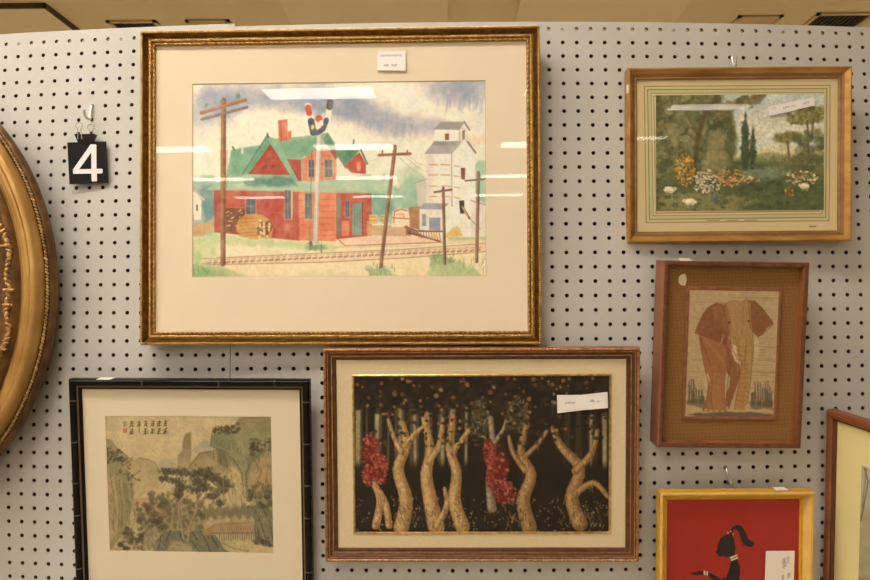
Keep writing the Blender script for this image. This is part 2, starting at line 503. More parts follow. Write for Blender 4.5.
M_backing = mat('brown_backing_card', (96, 74, 50), .9)
M_mat_cream = mat('cream_mat_board', (242, 226, 202), .85, var=.02, scale=12, spec=.2)
M_mat_edge = mat('mat_bevel_edge', (205, 184, 148), .85)
M_mat_dim = mat('ivory_mat_board', (230, 215, 188), .85, var=.03, scale=10, spec=.2)

# ---------------- 1. large watercolour of a railway station in a gilt frame
def paint_station():
    A = Art([(194, 84), (485, 81.5), (485, 275), (191.5, 276.5)], 1.9, (250, 238, 220))
    Y0 = 81
    # sky
    sk = (112, 136, 186)
    A.fill([(192,82),(300,82),(300,150),(192,150)], (248,232,214), .6, 6)
    for (x,y,rx,ry,a,c) in ((214,108,22,18,.75,sk),(240,99,26,12,.7,sk),(203,120,12,16,.5,(160,172,192)),(262,96,22,10,.5,(170,176,194)),
                            (310,100,45,12,.85,(128,146,180)),(352,108,36,13,.85,(126,144,178)),(378,118,24,14,.7,(140,155,185)),(408,127,32,11,.7,(146,158,186)),
                            (440,128,22,6,.4,(160,170,190)),(458,92,32,12,.85,(142,156,188)),(470,86,20,9,.6,(130,146,182)),(330,112,20,16,.5,(140,154,184)),
                            (478,112,10,22,.45,(188,206,208)),(380,140,18,9,.3,(190,200,205)),(300,108,14,20,.3,(170,176,190))):
        A.blob(x,y,rx,ry,c,a,1.1,.55,14)
    rg = random.Random(3)
    for i in range(40):
        x = rg.uniform(436,482); y = rg.uniform(94,104); A.line([(x,y),(x-1,y+rg.uniform(6,14))], 1.6, sk, .22, 2)
    for i in range(34):
        x = rg.uniform(360,424); y = 118+(x-360)*.16; A.line([(x,y),(x-2,y+rg.uniform(6,18))], 2, sk, .18, 2)
    A.blob(476,141,12,5,(236,206,182),.6,1,.4,8)
    A.blob(310,124,26,9,(252,242,226),.75,1,.4); A.blob(262,121,22,11,(252,242,226),.85,1,.4); A.blob(405,100,30,12,(252,242,228),.8,1,.5,10); A.blob(215,140,18,14,(250,238,220),.7,1,.4); A.blob(345,138,24,9,(250,240,222),.7,1,.4); A.blob(420,150,20,14,(250,238,220),.6,1,.4)
    A.mottle(.02,5,11)
    # trees behind
    A.fill([(191,180),(212,176),(222,184),(226,210),(214,236),(191,234)], (86,150,146), .8, 5, 4, mott=.5)
    A.fill([(200,190),(214,184),(218,215),(206,222)], (60,118,132), .6, 5, 3)
    A.fill([(366,186),(384,176),(398,188),(410,174),(428,180),(424,208),(404,212),(398,226),(370,218)], (96,170,146), .85, 5, 4, mott=.5)
    A.fill([(372,194),(392,190),(394,214),(370,216)], (70,146,136), .6, 4, 3)
    A.fill([(394,172),(420,164),(424,190),(398,196)], (160,200,172), .6, 5, 4)
    A.fill([(470,168),(477,160),(485,164),(485,206),(472,204)], (120,186,166), .7, 4, 3)
    A.fill([(446,236),(485,234),(485,242),(446,242)], (140,182,122), .8, 3)
    # white cottage at the left edge
    A.fill([(191,193),(197,190),(202.5,199),(202,219),(191,219)], (238,228,210), 1, 1)
    A.line([(192,187.5),(205,199)], 1.6, (206,196,190)); A.fill([(197,204),(199,204),(199,210),(197,210)], (110,80,70), 1)
    A.fill([(191,214),(194.5,214),(194.5,219),(191,219)], (130,90,72), .8)
    A.fill([(191,224),(217,220),(217,230),(191,237)], (214,150,92), .8, 3, 1)
    # ground
    A.fill([(191,236),(300,238),(485,238),(485,277),(191,277)], (236,216,176), .9, 4)
    A.fill([(191,238),(215,230),(290,240),(340,244),(330,252),(230,252),(191,262)], (178,208,142), .9, 5, 3, mott=.4)
    A.fill([(214,243),(300,246),(320,252),(220,255)], (240,228,200), .8, 4, 2)
    A.fill([(336,236),(344,244.5),(440,240),(436,235),(390,233),(336,233)], (238,206,178), 1, 1.2)
    A.line([(336,236),(345,244.5),(372,243.5),(440,241)], 1.2, (176,120,92), .8)
    # station walls
    red = (176,56,48)
    A.fill([(215,188),(300,190),(300,239.5),(262,236),(215,231)], red, 1, 1, mott=.25)
    A.fill([(336,190),(371.5,192.5),(371.5,234.5),(336,238)], red, 1, 1, mott=.25)
    A.fill([(224,190),(246,190),(244,206),(226,206)], (192,74,66), .7, 3)
    A.fill([(262,196),(284,196),(284,232),(266,234)], (184,54,52), .7, 4)
    A.fill([(299.5,191),(336,192),(336,240),(299.5,239)], (222,112,76), 1, 1, mott=.2)
    for y in (199,205,211,217,223,229,234):
        A.line([(318,y),(335.5,y)], .7, (186,76,52), .6); A.line([(300,y+1),(306,y+1)], .6, (186,76,52), .5)
    for (x0,x1) in ((341.5,349),(366.5,370.5)): A.fill([(x0,220),(x1,220),(x1,234.5),(x0,235)], (226,126,98), .9, 1)
    # upper brick gable with two windows
    A.fill([(303,181),(303,160),(312,151),(322,146),(332,150),(337,158),(337,182)], (216,118,84), 1, 1, mott=.25)
    for i in range(50):
        x = rg.uniform(304,335); y = rg.uniform(156,181); A.line([(x,y),(x+2.5,y)], .6, (184,80,58), .5)
    # roofs
    gr = (112,172,142)
    A.fill([(226,182),(233,150),(243,148),(266,145),(276,139),(304,137),(328,133),(335,142),(337,146),(322,147),(304,158),(303,182),(226,184)], gr, 1, 1, mott=.38)
    A.fill([(233,151),(262,147),(246,172),(232,182)], (92,158,128), .6, 5)
    A.fill([(281,142),(326,136),(308,154),(286,160)], (80,148,118), .55, 5)
    A.fill([(324,140),(329,133),(341,156),(336,160)], (60,120,96), .9, 1)
    A.fill([(331,150),(337,160),(336.5,150)], (170,46,44), .9, 1)
    A.fill([(208,189.5),(214,184),(228,178),(258,174),(300,182),(338,179),(370,174),(388,193.5),(340,192.5),(300,191.5)], (152,194,164), 1, 1, mott=.25)
    A.fill([(244,178),(292,176),(300,186),(246,186)], (62,122,120), .75, 4, 2)
    A.fill([(340,176),(372,174),(386,191),(344,190)], (172,206,176), .6, 4)
    A.fill([(214,184),(236,178),(236,188),(210,189)], (128,186,160), .6, 4)
    # front gable
    A.fill([(272,143.5),(249,174),(291,175)], (180,52,46), 1, 1, mott=.15)
    A.fill([(269,135.5),(272,144),(250,173.5),(243.5,174)], (92,158,124), 1, .9)
    A.fill([(270,136.5),(276,139),(303,181),(296,181),(272,144)], (116,182,146), 1, .9)
    A.line([(269,135),(243.5,174)], .8, (50,92,74), .9)
    A.fill([(288,159),(302,160),(302,181),(299,180)], (176,52,50), .95, 1)
    for (x,y) in ((266.5,167),(273,166.5)): A.blob(x,y,2.4,2,(110,50,60),.8,.6)
    A.line([(269,134),(270,138)], 1.6, (60,110,84)); A.line([(234,147),(236,150)], 1.6, (60,110,84))
    A.line([(243.7,144),(243.9,153)], 2, (226,222,212))
    # right dormer
    A.fill([(345,166),(353,158),(360,152.5),(366.5,164),(366,174),(352,173)], (190,62,52), 1, 1)
    A.fill([(338,150),(361,150),(354,158),(345,166),(340,160)], (66,134,100), 1, 1)
    A.line([(361,150),(367.5,164)], 1.8, (56,110,88)); A.line([(338,152),(346,168)], 1.6, (56,110,88), .8)
    A.fill([(357,162),(361,162),(361,171),(357,171)], (226,150,120), .7); A.line([(354.5,140.5),(354,145)], 1.4, (90,110,100))
    # chimney
    A.fill([(279.5,121),(289,120),(289,141),(280.5,142)], (206,88,58), 1, .9, mott=.25)
    A.fill([(289,132),(293,131),(292.6,141),(289,141)], (214,110,80), 1, .9); A.line([(282.4,122),(282.8,141)], 1.4, (180,62,44), .7)
    # windows and doors
    win = (64,86,104)
    for (x0,y0,x1,y1) in ((247,198,256.5,213),(285.5,190,291.5,218),(309.5,160,315,177),(325.5,160,333,177),(305.5,193,312.5,218),(345.5,200,349.5,216)):
        A.fill([(x0-.8,y0),(x1+.8,y0),(x1+.8,y1+1),(x0-.8,y1+1)], (206,190,176), .5, 1)
        A.fill([(x0,y0),(x1,y0),(x1,y1),(x0,y1)], win, 1, .8, mott=.35)
        A.line([((x0+x1)/2,y0),((x0+x1)/2,y1)], .6, (150,160,160), .6); A.line([(x0,(y0+y1)/2),(x1,(y0+y1)/2)], .6, (150,160,160), .6)
    A.line([(293,190),(292.4,218)], 1, (226,214,200), .9)
    A.fill([(352.5,204),(361.5,202),(361,234),(352,234)], (104,164,152), 1, .8, mott=.3)
    for x in (355,357.5,360): A.line([(x,206),(x-.3,233)], .5, (60,120,110), .6)
    A.fill([(337,198),(340.5,198),(340.5,234),(337,234)], (96,140,126), .9, .8)
    A.line([(362.5,202),(362.5,234)], .9, (110,36,34), .8)
    # wood piles
    A.fill([(226.5,207.5),(246,208),(244,222),(237,230),(226.5,231)], (118,70,52), 1, 1, 1)
    for i in range(26): 
        x = rg.uniform(227,244); y = rg.uniform(209,228); A.line([(x,y),(x+1.6,y-.4)], .9, (222,196,170), .8)
    A.fill([(237,230),(239,219),(247,214),(262,213.5),(271,219),(273.5,229),(272,236),(256,238),(242,236)], (206,152,76), 1, 1, 1, mott=.2)
    for y in (217,220.5,224,227.5,231,234): A.line([(240,y+1),(257,y)], .7, (160,102,46), .7)
    for i in range(17):
        A.blob(rg.uniform(258,272),rg.uniform(219,236),1.7,2.2,(104,66,38),.85,.6); 
    for i in range(16): A.blob(rg.uniform(258,272),rg.uniform(219,236),1.1,1.4,(232,206,160),.9,.6)
    # track
    A.fill([(204,257.5),(300,253.5),(400,249.5),(485,243),(485,250),(400,257),(320,261),(206,263.5)], (228,200,168), .9, 1, 1)
    for i in range(44):
        x = 208+i*6.2; y = 260.3-(x-208)*.047
        if x > 482: break
        A.line([(x,y+1.4),(x+3,y+.6)], 1.8, (150,108,82), .8); A.line([(x+1,y-1.6),(x+4,y-2)], 1.2, (184,142,110), .7)
    A.line([(204,257),(300,252.6),(400,248.2),(485,242)], .8, (150,110,84), .8); A.line([(206,263),(320,260.6),(400,256.6),(485,250)], .9, (158,118,90), .8)
    A.line([(330,246),(420,244.5)], 1.2, (214,186,160), .7)
    # cars, fence, sheds
    A.fill([(368,224),(407,225),(406,235.5),(368,234)], (202,164,120), 1, 1, mott=.2)
    for x in (369,381): 
        A.fill([(x,214),(x+8 if x < 375 else x+4,214),(x+8 if x < 375 else x+4,223),(x,223)], (226,186,110), 1, 1)
        for y in (216,219.5): A.line([(x,y),(x+7 if x < 375 else x+4,y)], .8, (176,120,70), .8)
    A.fill([(391,226),(392,211),(399,207),(407,209),(409,226)], (242,222,186), 1, 1)
    A.line([(393,222),(394,211),(400,208.5),(406,210)], 1.2, (206,84,68), .9); A.line([(391.5,217),(408,218)], 1.2, (206,84,68), .8); A.line([(396,214),(403,213.5),(403,217)], 1, (220,140,110), .9)
    A.fill([(405,224),(410,227),(410,235),(405,234)], (180,60,56), .7, 1)
    A.fill([(408,207),(419.5,205),(419,229),(409,227)], (164,104,62), 1, 1, mott=.2)
    # grain elevator
    wh = (246,238,226)
    A.fill([(450,142),(463,141),(473.5,155),(473,236),(444,236),(446,205),(450,204)], wh, 1, 1)
    A.fill([(425.5,154),(450.5,154),(450.5,206),(425.5,206)], (240,232,222), 1, .8)
    A.fill([(425,154),(433,154),(432,206),(425,206)], (206,202,198), .6, 3)
    A.line([(450.5,154),(450.5,206)], .9, (150,140,136), .8)
    A.fill([(423.5,154.5),(434,141.5),(462,141),(451,154.5)], (150,150,160), 1, .9, mott=.3)
    A.fill([(434,141.5),(458,141),(454,147),(431,146)], (104,116,140), .6, 2)
    A.line([(465,141),(474,153.5)], 2, (110,110,122), .95)
    A.fill([(434,130.5),(458,130),(458,142),(434,142)], wh, 1, .8); A.fill([(458,130),(463,124),(467,131),(466.5,142),(458,142)], (226,218,204), 1, .8)
    A.fill([(432.5,130.5),(440,123),(463.5,123),(458.5,131)], (146,144,148), 1, .8, mott=.2); A.line([(463,123),(468,131)], 1.5, (110,108,116), .95)
    A.line([(458.3,131),(458.3,142)], .7, (150,140,136), .8)
    A.fill([(444,134.5),(448,134.5),(448,141),(444,141)], (150,84,54), 1, .7); A.fill([(461,132),(463.5,131),(463.5,140),(461,141)], (128,110,104), 1, .7)
    for y in (165,175,186,196):
        for x in (428,440): A.line([(x,y),(x+8.5,y+.3)], 1, (186,142,92), .9)
        A.line([(453,y+1),(458,y+2)], 1, (186,142,92), .9)
    A.fill([(459.5,168),(463.8,168.5),(463.3,180),(459.5,179)], (112,74,58), 1, .7)
    A.fill([(415,183),(425,180),(425,206),(417,206)], (206,198,194), .9, 1.5); A.line([(414,183),(426,179)], 1, (140,136,150), .8)
    A.fill([(418.5,208),(441,208),(441,230),(418.5,229)], (226,222,216), 1, .8)
    A.fill([(418,208.5),(424,202.5),(447,203),(442,209)], (134,142,166), 1, .9, mott=.25)
    A.fill([(421,213.5),(425,213.5),(425,225),(421,225)], (118,134,160), 1, .8); A.fill([(428,217),(439,217),(439,229.5),(428,229)], (98,118,156), 1, .9, mott=.3)
    A.fill([(457.5,200.5),(462.5,200),(462.5,213),(458.5,213)], (52,44,48), 1, .8); A.line([(461,207),(467.5,217.5)], 2.2, (120,86,56), 1); A.line([(460.5,206),(466,216)], .9, (222,180,110), .9)
    A.fill([(469,201),(476,199),(485,204),(485,236),(469,236)], (222,216,208), .95, 1); A.line([(469,200),(485,205)], 1.4, (150,152,166), .8); A.line([(468,218),(478,228)], .8, (120,110,110), .8)
    A.fill([(443,236.5),(450,227),(456,226),(463,235.5)], (226,192,112), 1, 1.5, 1)
    A.line([(404,226),(416,230),(441,230.5)], 1.6, (120,70,56)); A.line([(408,232),(424,236),(438,240)], 1.6, (120,70,56)); A.fill([(405,227),(416,231),(424,235),(407,233)], (110,76,70), .8, 1)
    for i in range(9): x = 417+i*2.6; A.line([(x,231),(x+1,236+i*.4)], .9, (146,92,66), .9)
    A.blob(433,235,4,2.4,(226,186,110),.8,.8)
    # grasses
    for (x0,y0,x1,y1,c,a) in ((191,262,246,277,(96,160,92),.9),(191,250,206,266,(150,188,124),.6),(366,264,398,277,(104,158,98),.75),(428,258,485,277,(116,172,100),.85),(300,268,360,277,(196,204,140),.6),(400,262,432,277,(228,214,152),.7),(430,252,456,262,(108,150,98),.75)):
        A.fill([(x0,y1),(x0,y0+3),((x0+x1)/2,y0),(x1,y1-2),(x1,y1)], c, a, 4, 4, 8, mott=.5)
    for i in range(150):
        x0,y0,x1,y1 = rg.choice(((193,262,225,275),(368,264,394,275),(432,254,452,262),(456,258,484,272),(305,243,322,249)))
        x = rg.uniform(x0,x1); y = rg.uniform(y0,y1); A.line([(x,y),(x+rg.uniform(-1.5,1.5),y-rg.uniform(2,5))], .7, rg.choice(((64,122,78),(84,142,86),(130,172,100))), .55)
    A.fill([(200,264),(260,266),(300,270),(300,277),(240,277)], (226,210,160), .4, 5, 3)
    # poles
    br = (136,88,58)
    def pole(x0,y0,x1,y1,w,c=br):
        A.line([(x0,y0),(x1,y1)], w, c); A.line([(x0-w*.28,y0+2),(x1-w*.28,y1)], w*.3, (178,130,88), .6); A.line([(x0+w*.3,y0+2),(x1+w*.3,y1)], w*.3, (92,56,42), .6)
    pole(225.8,101,223.3,262,5.2)
    A.line([(203.5,113.5),(247.5,100.8)], 3.4, (148,94,58)); A.line([(204,112.6),(247,99.8)], .8, (200,150,100), .7)
    A.line([(204,119.8),(249,108)], 3, (122,106,112)); A.fill([(221.5,150),(229.5,150),(229,188),(222,188)], br, .3, 1)
    A.blob(208.6,106,1.8,2.6,(92,142,112),1,.5); A.blob(240.2,97,2.3,3,(88,140,110),1,.5)
    pole(395,147,380,265,3.6,(128,80,64)); A.line([(379,155.6),(410,154.2)], 2.8, (132,78,62)); 
    for x in (382.5,407): A.line([(x,151),(x,155)], 1.4, (132,78,62))
    for (a,b) in (((399,158),(424,178)),((404,156),(425,172)),((380,157),(366,162)),((408,156),(424,166))): A.line([a,((a[0]+b[0])/2,(a[1]+b[1])/2+1.5),b], .5, (130,130,136), .55)
    pole(442,188,443.2,262,2.8,(100,70,66)); A.line([(433.5,192),(450,189.5)], 2.2, (104,66,60))
    pole(476.6,173,474.4,260,3.2,(128,98,86)); A.line([(464,181),(485,179)], 1.8, (110,84,78))
    # signal mast
    A.line([(320.5,131),(315.3,246)], 4.6, (214,208,200)); A.line([(322.2,133),(317,245)], 1.2, (166,160,160), .8); A.line([(313,150),(309.5,246)], 1, (126,112,112), .85)
    for i in range(22): y = 196+i*2.2; A.line([(310.8,y),(316,y-1)], .6, (126,112,112), .7)
    A.line([(309.4,107),(314,131)], 6, (238,232,222), 1); A.line([(309.6,108.5),(310.6,114)], 6, (206,72,58), 1); A.line([(312.4,122),(314.4,133)], 6.6, (58,70,98), 1); A.blob(314,128,1.6,2.6,(222,196,110),1,.5)
    A.line([(332,101),(327.5,128)], 5.6, (236,228,216), 1); A.line([(331.6,103),(330.6,108)], 6.4, (66,72,92), 1); A.line([(327.6,121),(324,130),(319,133.5)], 5, (62,74,104), 1); A.line([(318,134),(316,131)], 4, (62,74,104), 1)
    A.blob(320,119.5,3.6,3.6,(196,88,62),1,.5); A.blob(322.5,124,2.2,3,(236,228,216),1,.5)
    A.line([(311,241),(311.2,247)], 2.6, (110,80,70)); A.blob(316,246,9,2.6,(86,144,92),.85,.7,.5,3); A.line([(321.5,244),(321.3,251)], 1.6, (120,110,100))
    g = A.c.mean(2, keepdims=True); A.c = A.c*.88+g*.12
    A.c = A.c*.9+np.array((244, 228, 202))*.1
    k = .20*np.clip(vnoise(A.X,A.Y,13,91)*2.2-.7,0,1)[..., None]; A.c = A.c*(1-k)+np.array((246,230,204))*k
    k = .12*np.clip(vnoise(A.X,A.Y,4,92)*2.4-.9,0,1)[..., None]; A.c = A.c*(1-k)+np.array((246,232,208))*k
    A.c = np.clip((A.c-150)*1.12+158, 0, 252)
    A.mottle(.045,2.2,21); A.mottle(.02,16,22); A.mottle(.025,7,23)
    return A

W, H = .6965, .5490
wc = thing('framed_painting', 'large gilt-framed watercolour of a red railway station under a cloudy sky', 'picture', M=hang((-.1832, -.0300, 1.8281), 1.2, -.76, .04))
mb = MB()
sweep(mb, [(.0, .026), (.0, .003), (.0012, .0006), (.004, .0006, 1), (.0052, .003, 1), (.0075, .0075, 1), (.0105, .0100, 0), (.0125, .0095, 0), (.0165, .0075, 0), (.0185, .0105, 0), (.0195, .0105, 0), (.0215, .0085, 0), (.0225, .012, 0), (.0225, .026)], W, H)
fr = mb.build('frame', [M_gold, mat('gilt_cove_shade', (142, 104, 52), .34, metal=.8, col2=(106, 72, 34), scale=100)], wc, smooth=28)  # second gold is darker: the cove's shade is put into the colour
mb = MB(); Yv = Vector((0, 1, 0))
for x, z, d in along(W, H, .0022, .0037): 
    e = d.cross(Yv); mb.bead((x, .0008, z), (e, d, Yv), (.0030, .0012, .0016), 6, 4)
mb.build('ribbed_edge', M_gold_b, fr, smooth=60)
beads(W, H, .0147, .0078, .0062, (.0040, .0019, .0017), .32, fr, M_gold_b, 'rope_trim')
beads(W, H, .0208, .0088, .0085, (.0036, .0014, .0014), -.25, fr, M_gold_b, 'leaf_trim')
mb = MB(); ring(mb, (-.33, .33, -.258, .258), (-.2612, .2549, -.1567, .1847), .0142, 0, (.0012, .0012, 1)); mb.build('mat', [M_mat_cream, M_mat_edge], wc)
paint_station().build('painting', M_pig, (-.2632, .2569, -.1585, .1865), .0155, wc)
add_glass(wc, (-.328, .328, -.256, .256), .0120)
add_backing(wc, W, H, .0165, .0255)
T = Art([(0, 0), (28.5, 0), (28.5, 20), (0, 20)], 6, (250, 246, 244))
script_strokes(T, 2.5, 3.2, 23, 2.6, (150, 148, 160), 5, .6, 30, .6); script_strokes(T, 6, 13.5, 5.5, 3, (140, 138, 140), 6, .6, 8); script_strokes(T, 13.5, 13.5, 6.5, 3, (140, 138, 140), 8, .6, 8)
sheet_part(wc, 'price_tag', [(.0663, .2030), (.1161, .2020), (.1159, .2367), (.0666, .2365)], .0118, M_paper, .0012)
T.build('handwriting', M_pig_ink, (.0668, .1156, .2034, .2362), .01045, wc.children[-1])

# ---------------- 2. Chinese landscape on silk in a black bamboo-style frame
def paint_landscape():
    A = Art([(106.5, 415), (271.2, 418), (275, 554), (111.2, 550)], 2.0, (204, 180, 128))
    A.fill([(100,410),(280,410),(280,470),(100,470)], (210,188,138), .7, 30)
    A.fill([(100,520),(280,520),(280,560),(100,560)], (186,164,114), .8, 20)
    # far hills
    A.fill([(157,468),(163,461),(168,459),(174,462),(180,466),(182,476),(156,476)], (150,158,140), .7, 3, fade=(168,459,168,480))
    A.fill([(191,452),(200,444),(206,440),(213,444),(213,462),(192,462)], (150,158,142), .8, 2, fade=(202,440,202,468))
    A.fill([(105,438),(111,439),(117,446),(126,453),(134,459),(141,457),(149,458),(156,462),(163,474),(168,490),(140,498),(106,490)], (152,124,80), .8, 1.5, fade=(134,445,140,500), mott=.3)
    A.line([(107,438.5),(112,439.5),(118,447),(127,454),(134,459.5)], 1, (120,94,62), .6); A.line([(140,457.5),(149,458.5),(157,463),(164,476)], .9, (126,100,66), .6)
    A.fill([(178,470),(179.5,455),(183.5,451),(184,441),(186.5,434),(192,432),(192.5,447),(192,462),(197,476),(178,478)], (126,108,76), .9, 1.2, fade=(187,445,187,482), mott=.25)
    A.fill([(185,474),(193,462),(201,453),(211,451),(222,449),(236,456),(234,482),(184,482)], (144,116,74), .85, 1.5, fade=(208,455,208,492), mott=.3)
    A.line([(186,473),(194,462),(201,453.5),(211,451.5)], 1, (112,86,58), .55)
    A.fill([(231,430),(240,419),(246,417),(272,418),(273,434),(250,432)], (140,116,76), .9, 1.5, mott=.3)
    # right cliff
    A.fill([(213,434),(217,430),(224,427),(231,431),(241,426),(250,430),(260,426),(273,430),(274,520),(262,512),(256,504),(248,500),(246,486),(240,474),(231,466),(222,458),(216,450),(211,446)], (140,142,98), 1, 1.5, 1.5, mott=.2)
    A.fill([(214,436),(224,430),(234,436),(238,448),(228,452),(214,446)], (114,128,94), .8, 4, 2)
    A.fill([(246,460),(252,452),(262,450),(264,458),(252,466),(247,486)], (108,124,92), .75, 3, 2)
    A.fill([(249,492),(250,474),(256,462),(264,456),(272,460),(273,486),(262,492)], (192,144,94), .9, 4, 2)
    A.fill([(229,462),(238,468),(244,482),(245,500),(236,500),(226,478)], (200,172,112), .8, 4, 2)
    A.fill([(218,450),(224,452),(232,466),(226,470),(219,462)], (110,112,80), .7, 3, 1.5)
    for p in ([(216,448),(226,452),(236,462),(243,474),(245,498)],[(224,454),(228,464),(229,474)],[(247,498),(247,474),(253,460),(262,453),(272,450)],[(221,450),(222,464)],[(262,470),(258,484)],[(268,466),(266,488)],[(213,434),(212,446)]):
        A.line(p, .9, (84,80,56), .6, 1)
    dk = ((64,62,48),(78,74,54),(96,90,62))
    for (x0,y0,x1,y1,n) in ((213,427,238,434,26),(250,440,273,452,34),(226,425,240,434,14),(252,444,262,456,16)): A.dabs(n,(x0,y0,x1,y1),1.7,dk,.75,int(x0),.8)
    for x in (254,258,265,269,216,222,229): A.line([(x,452 if x > 240 else 435),(x+.6,440 if x > 240 else 426)], .7, (62,58,46), .7)
    # left cliff
    A.fill([(105,450),(113,452),(121,458),(128,468),(134,478),(136,492),(132,512),(126,532),(112,548),(109,548)], (146,140,92), 1, 1.5, 2, mott=.3)
    A.fill([(107,476),(114,474),(118,484),(122,506),(118,536),(110,542)], (198,152,98), .8, 4, 2)
    for i in range(9):
        x = 112+i*2.6; A.line([(x,474+i*1.5),(x+4,500+i*1.6),(x+3,528-i*.6)], 1.2, ((98,104,76),(178,154,104),(110,114,82))[i % 3], .55, 1.2)
    A.dabs(36,(107,448,124,462),1.8,dk,.75,5,.8); A.dabs(16,(118,458,132,474),1.5,dk,.6,6); A.dabs(12,(128,470,141,484),1.2,dk,.6,7)
    for p in ([(130,478),(136,474),(142,470)],[(134,476),(138,479),(142,480)],[(126,464),(132,460),(134,456)],[(112,452),(112,445)],[(118,455),(119,449)]): A.line(p, .7, (74,66,50), .75)
    # middle ground
    A.fill([(134,514),(150,506),(170,500),(200,502),(206,520),(206,536),(150,534)], (140,128,84), .7, 6, 4)
    A.dabs(95,(160,500,206,528),2.3,((92,90,62),(110,104,70),(76,74,54)),.6,9); A.dabs(40,(148,492,172,506),1.6,((104,98,66),(88,84,60)),.6,10,1.6)
    A.fill([(136,498),(150,496),(152,504),(137,506)], (202,134,92), .65, 2, 1); A.fill([(153,504),(166,508),(170,516),(158,516)], (196,124,86), .55, 2, 2); A.dabs(18,(138,500,162,512),2,((84,66,48),(110,72,52)),.6,12)
    A.dabs(44,(140,508,162,530),2.2,((92,80,56),(120,104,70),(78,68,50)),.55,13)
    for i in range(24):
        x = 206+i*2.2; A.blob(x,512+2*math.sin(i*1.7),1.5,6.5,((84,80,58),(104,98,70),(94,92,64))[i % 3],.6,.7,.4,3)
    # rocks in front
    A.fill([(154,552),(157,541),(163,533),(172,529.5),(181,531),(186,535),(194,531),(202,530.5),(210,533),(217,535),(222,543),(226,549),(236,555),(154,555)], (96,108,96), 1, 1.4, 1.2, mott=.25)
    A.fill([(166,552),(172,543),(182,541),(192,546),(200,554),(168,554)], (182,154,104), .85, 3, 2)
    for p in ([(163,534),(160,548)],[(186,535),(196,544),(202,553)],[(202,531),(209,543),(212,552)],[(172,530),(168,541)],[(194,532),(199,540)],[(212,535),(220,548)],[(181,531),(184,540)]): A.line(p, 1.1, (56,60,52), .7, 1)
    A.dabs(60,(122,527,146,549),2.2,((62,58,44),(84,76,54),(100,92,62)),.75,15,.8)
    A.fill([(143,550),(147,530),(153,521),(158,528),(157,548)], (158,146,96), .85, 2, 1, mott=.2); A.line([(146,534),(150,526),(155,524)], .9, (92,84,60), .7)
    A.line([(143,549),(148,531),(153,522)], .9, (92,84,60), .6); A.dabs(20,(150,518,166,532),2,dk,.6,16)
    # bridge
    A.fill([(204,532),(214,525),(222,522),(252,521),(257,527),(258,533),(206,535)], (178,138,94), .8, 2, 1)
    A.line([(206,531),(216,525),(254,523)], 1.4, (180,112,74), .6); A.fill([(204,534),(212,528),(217,533),(212,536)], (190,124,84), .6, 1.5)
    A.line([(212,533),(258,533)], 1.5, (150,98,66), .8)
    for i in range(17): x = 221+i*2.25; A.line([(x,533+i % 2),(x+.1,539+(i*7) % 3)], .8, (80,66,50), .6); A.line([(x+1,526),(x+1,531)], .6, (120,84,60), .5)
    A.fill([(224,546),(240,542),(274,545),(276,556),(236,556)], (204,178,122), .7, 3)
    A.line([(224,543),(236,549),(250,551),(240,554)], 1, (110,96,66), .6)
    # right rocks and shrubs
    A.fill([(256,545),(255,520),(254,508),(259,502),(266,506),(272,512),(276,522),(276,548),(262,546)], (104,114,88), 1, 1.3, 1, mott=.3)
    for p in ([(256,510),(262,524),(268,543)],[(262,504),(270,522),(274,540)],[(258,520),(260,540)]): A.line(p, 1.1, (64,66,50), .65, 1)
    A.dabs(56,(249,484,274,508),2,((66,66,50),(88,86,62),(104,100,72)),.65,18); A.dabs(14,(254,538,272,547),1.8,((60,54,42),),.6,19)
    for p in ([(252,500),(254,488)],[(262,500),(264,484)],[(270,502),(268,486)]): A.line(p, .8, (66,60,46), .7)
    # two old pines
    tr = (184,144,104)
    for p in ([(178.5,483),(181,500),(180,512),(183,524),(185,537)],[(210,484),(203,492),(198,502),(197,512),(192,524),(189.5,540)],[(181,505),(176,494)],[(198,505),(206,498),(216,492)],[(191,530),(187,522)]):
        A.line(p, 2.5, tr, .95); A.line([(x+.9,y) for x, y in p], .6, (104,74,54), .75); A.line([(x-.9,y) for x, y in p], .5, (110,80,60), .6)
    pn = ((66,58,50),(82,74,60),(56,52,46))
    for (x,y,rx,ry) in ((170,471,9,3.6),(165,478,6,3),(181,472,9,4),(176,480,7,3),(183,486,6,5),(180,494,5,5),(196,474,8,4),(206,472,8,4.5),(213,477,7,4),(200,482,9,5),(196,490,6,4.5),(206,488,6,4),(221,481,8,4),(228,485,6,3),(222,490,7,4),(214,496,7,3.5),(220,503,6,3)):
        A.blob(x,y,rx,ry*.8,pn[int(x) % 3],.5,.7,.6,3)
        rg = random.Random(int(x*y))
        for q in range(int(rx*ry*1.5)):
            px = x+rg.gauss(0,rx*.5); py = y+rg.gauss(0,ry*.55)
            for k in (-1,0,1): A.line([(px,py+1),(px+k*1.3,py-1.2)], .55, rg.choice(pn+((112,102,80),)), .6, .7)
    # the inscription and the red seal
    for i, x in enumerate((167,160.6,154.2,147.6,140.6,133.4)):
        for j, y in enumerate((422,429.5)):
            if i == 4 and j: A.line([(x,428),(x,432)], .7, (60,48,36), .8); continue
            rg = random.Random(i*9+j)
            for q in range(3): yy = y+q*1.9-.3; A.line([(x-1.9+rg.random(),yy+rg.uniform(-.4,.4)),(x+1.9-rg.random(),yy+rg.uniform(-.6,.6))], .75, (52,42,32), .85, .6)
            A.line([(x+rg.uniform(-.8,.8),y-1.4),(x+rg.uniform(-1,1),y+4.6)], .7, (52,42,32), .8, .6); A.line([(x-1,y+2),(x-2.2,y+4.6)], .6, (52,42,32), .7, .6)
    A.fill([(124.5,428),(128.7,428),(128.7,432.4),(124.5,432.4)], (196,84,60), .85, .8, 0); A.line([(126.6,428.4),(126.6,432)], .6, (222,176,120), .7)
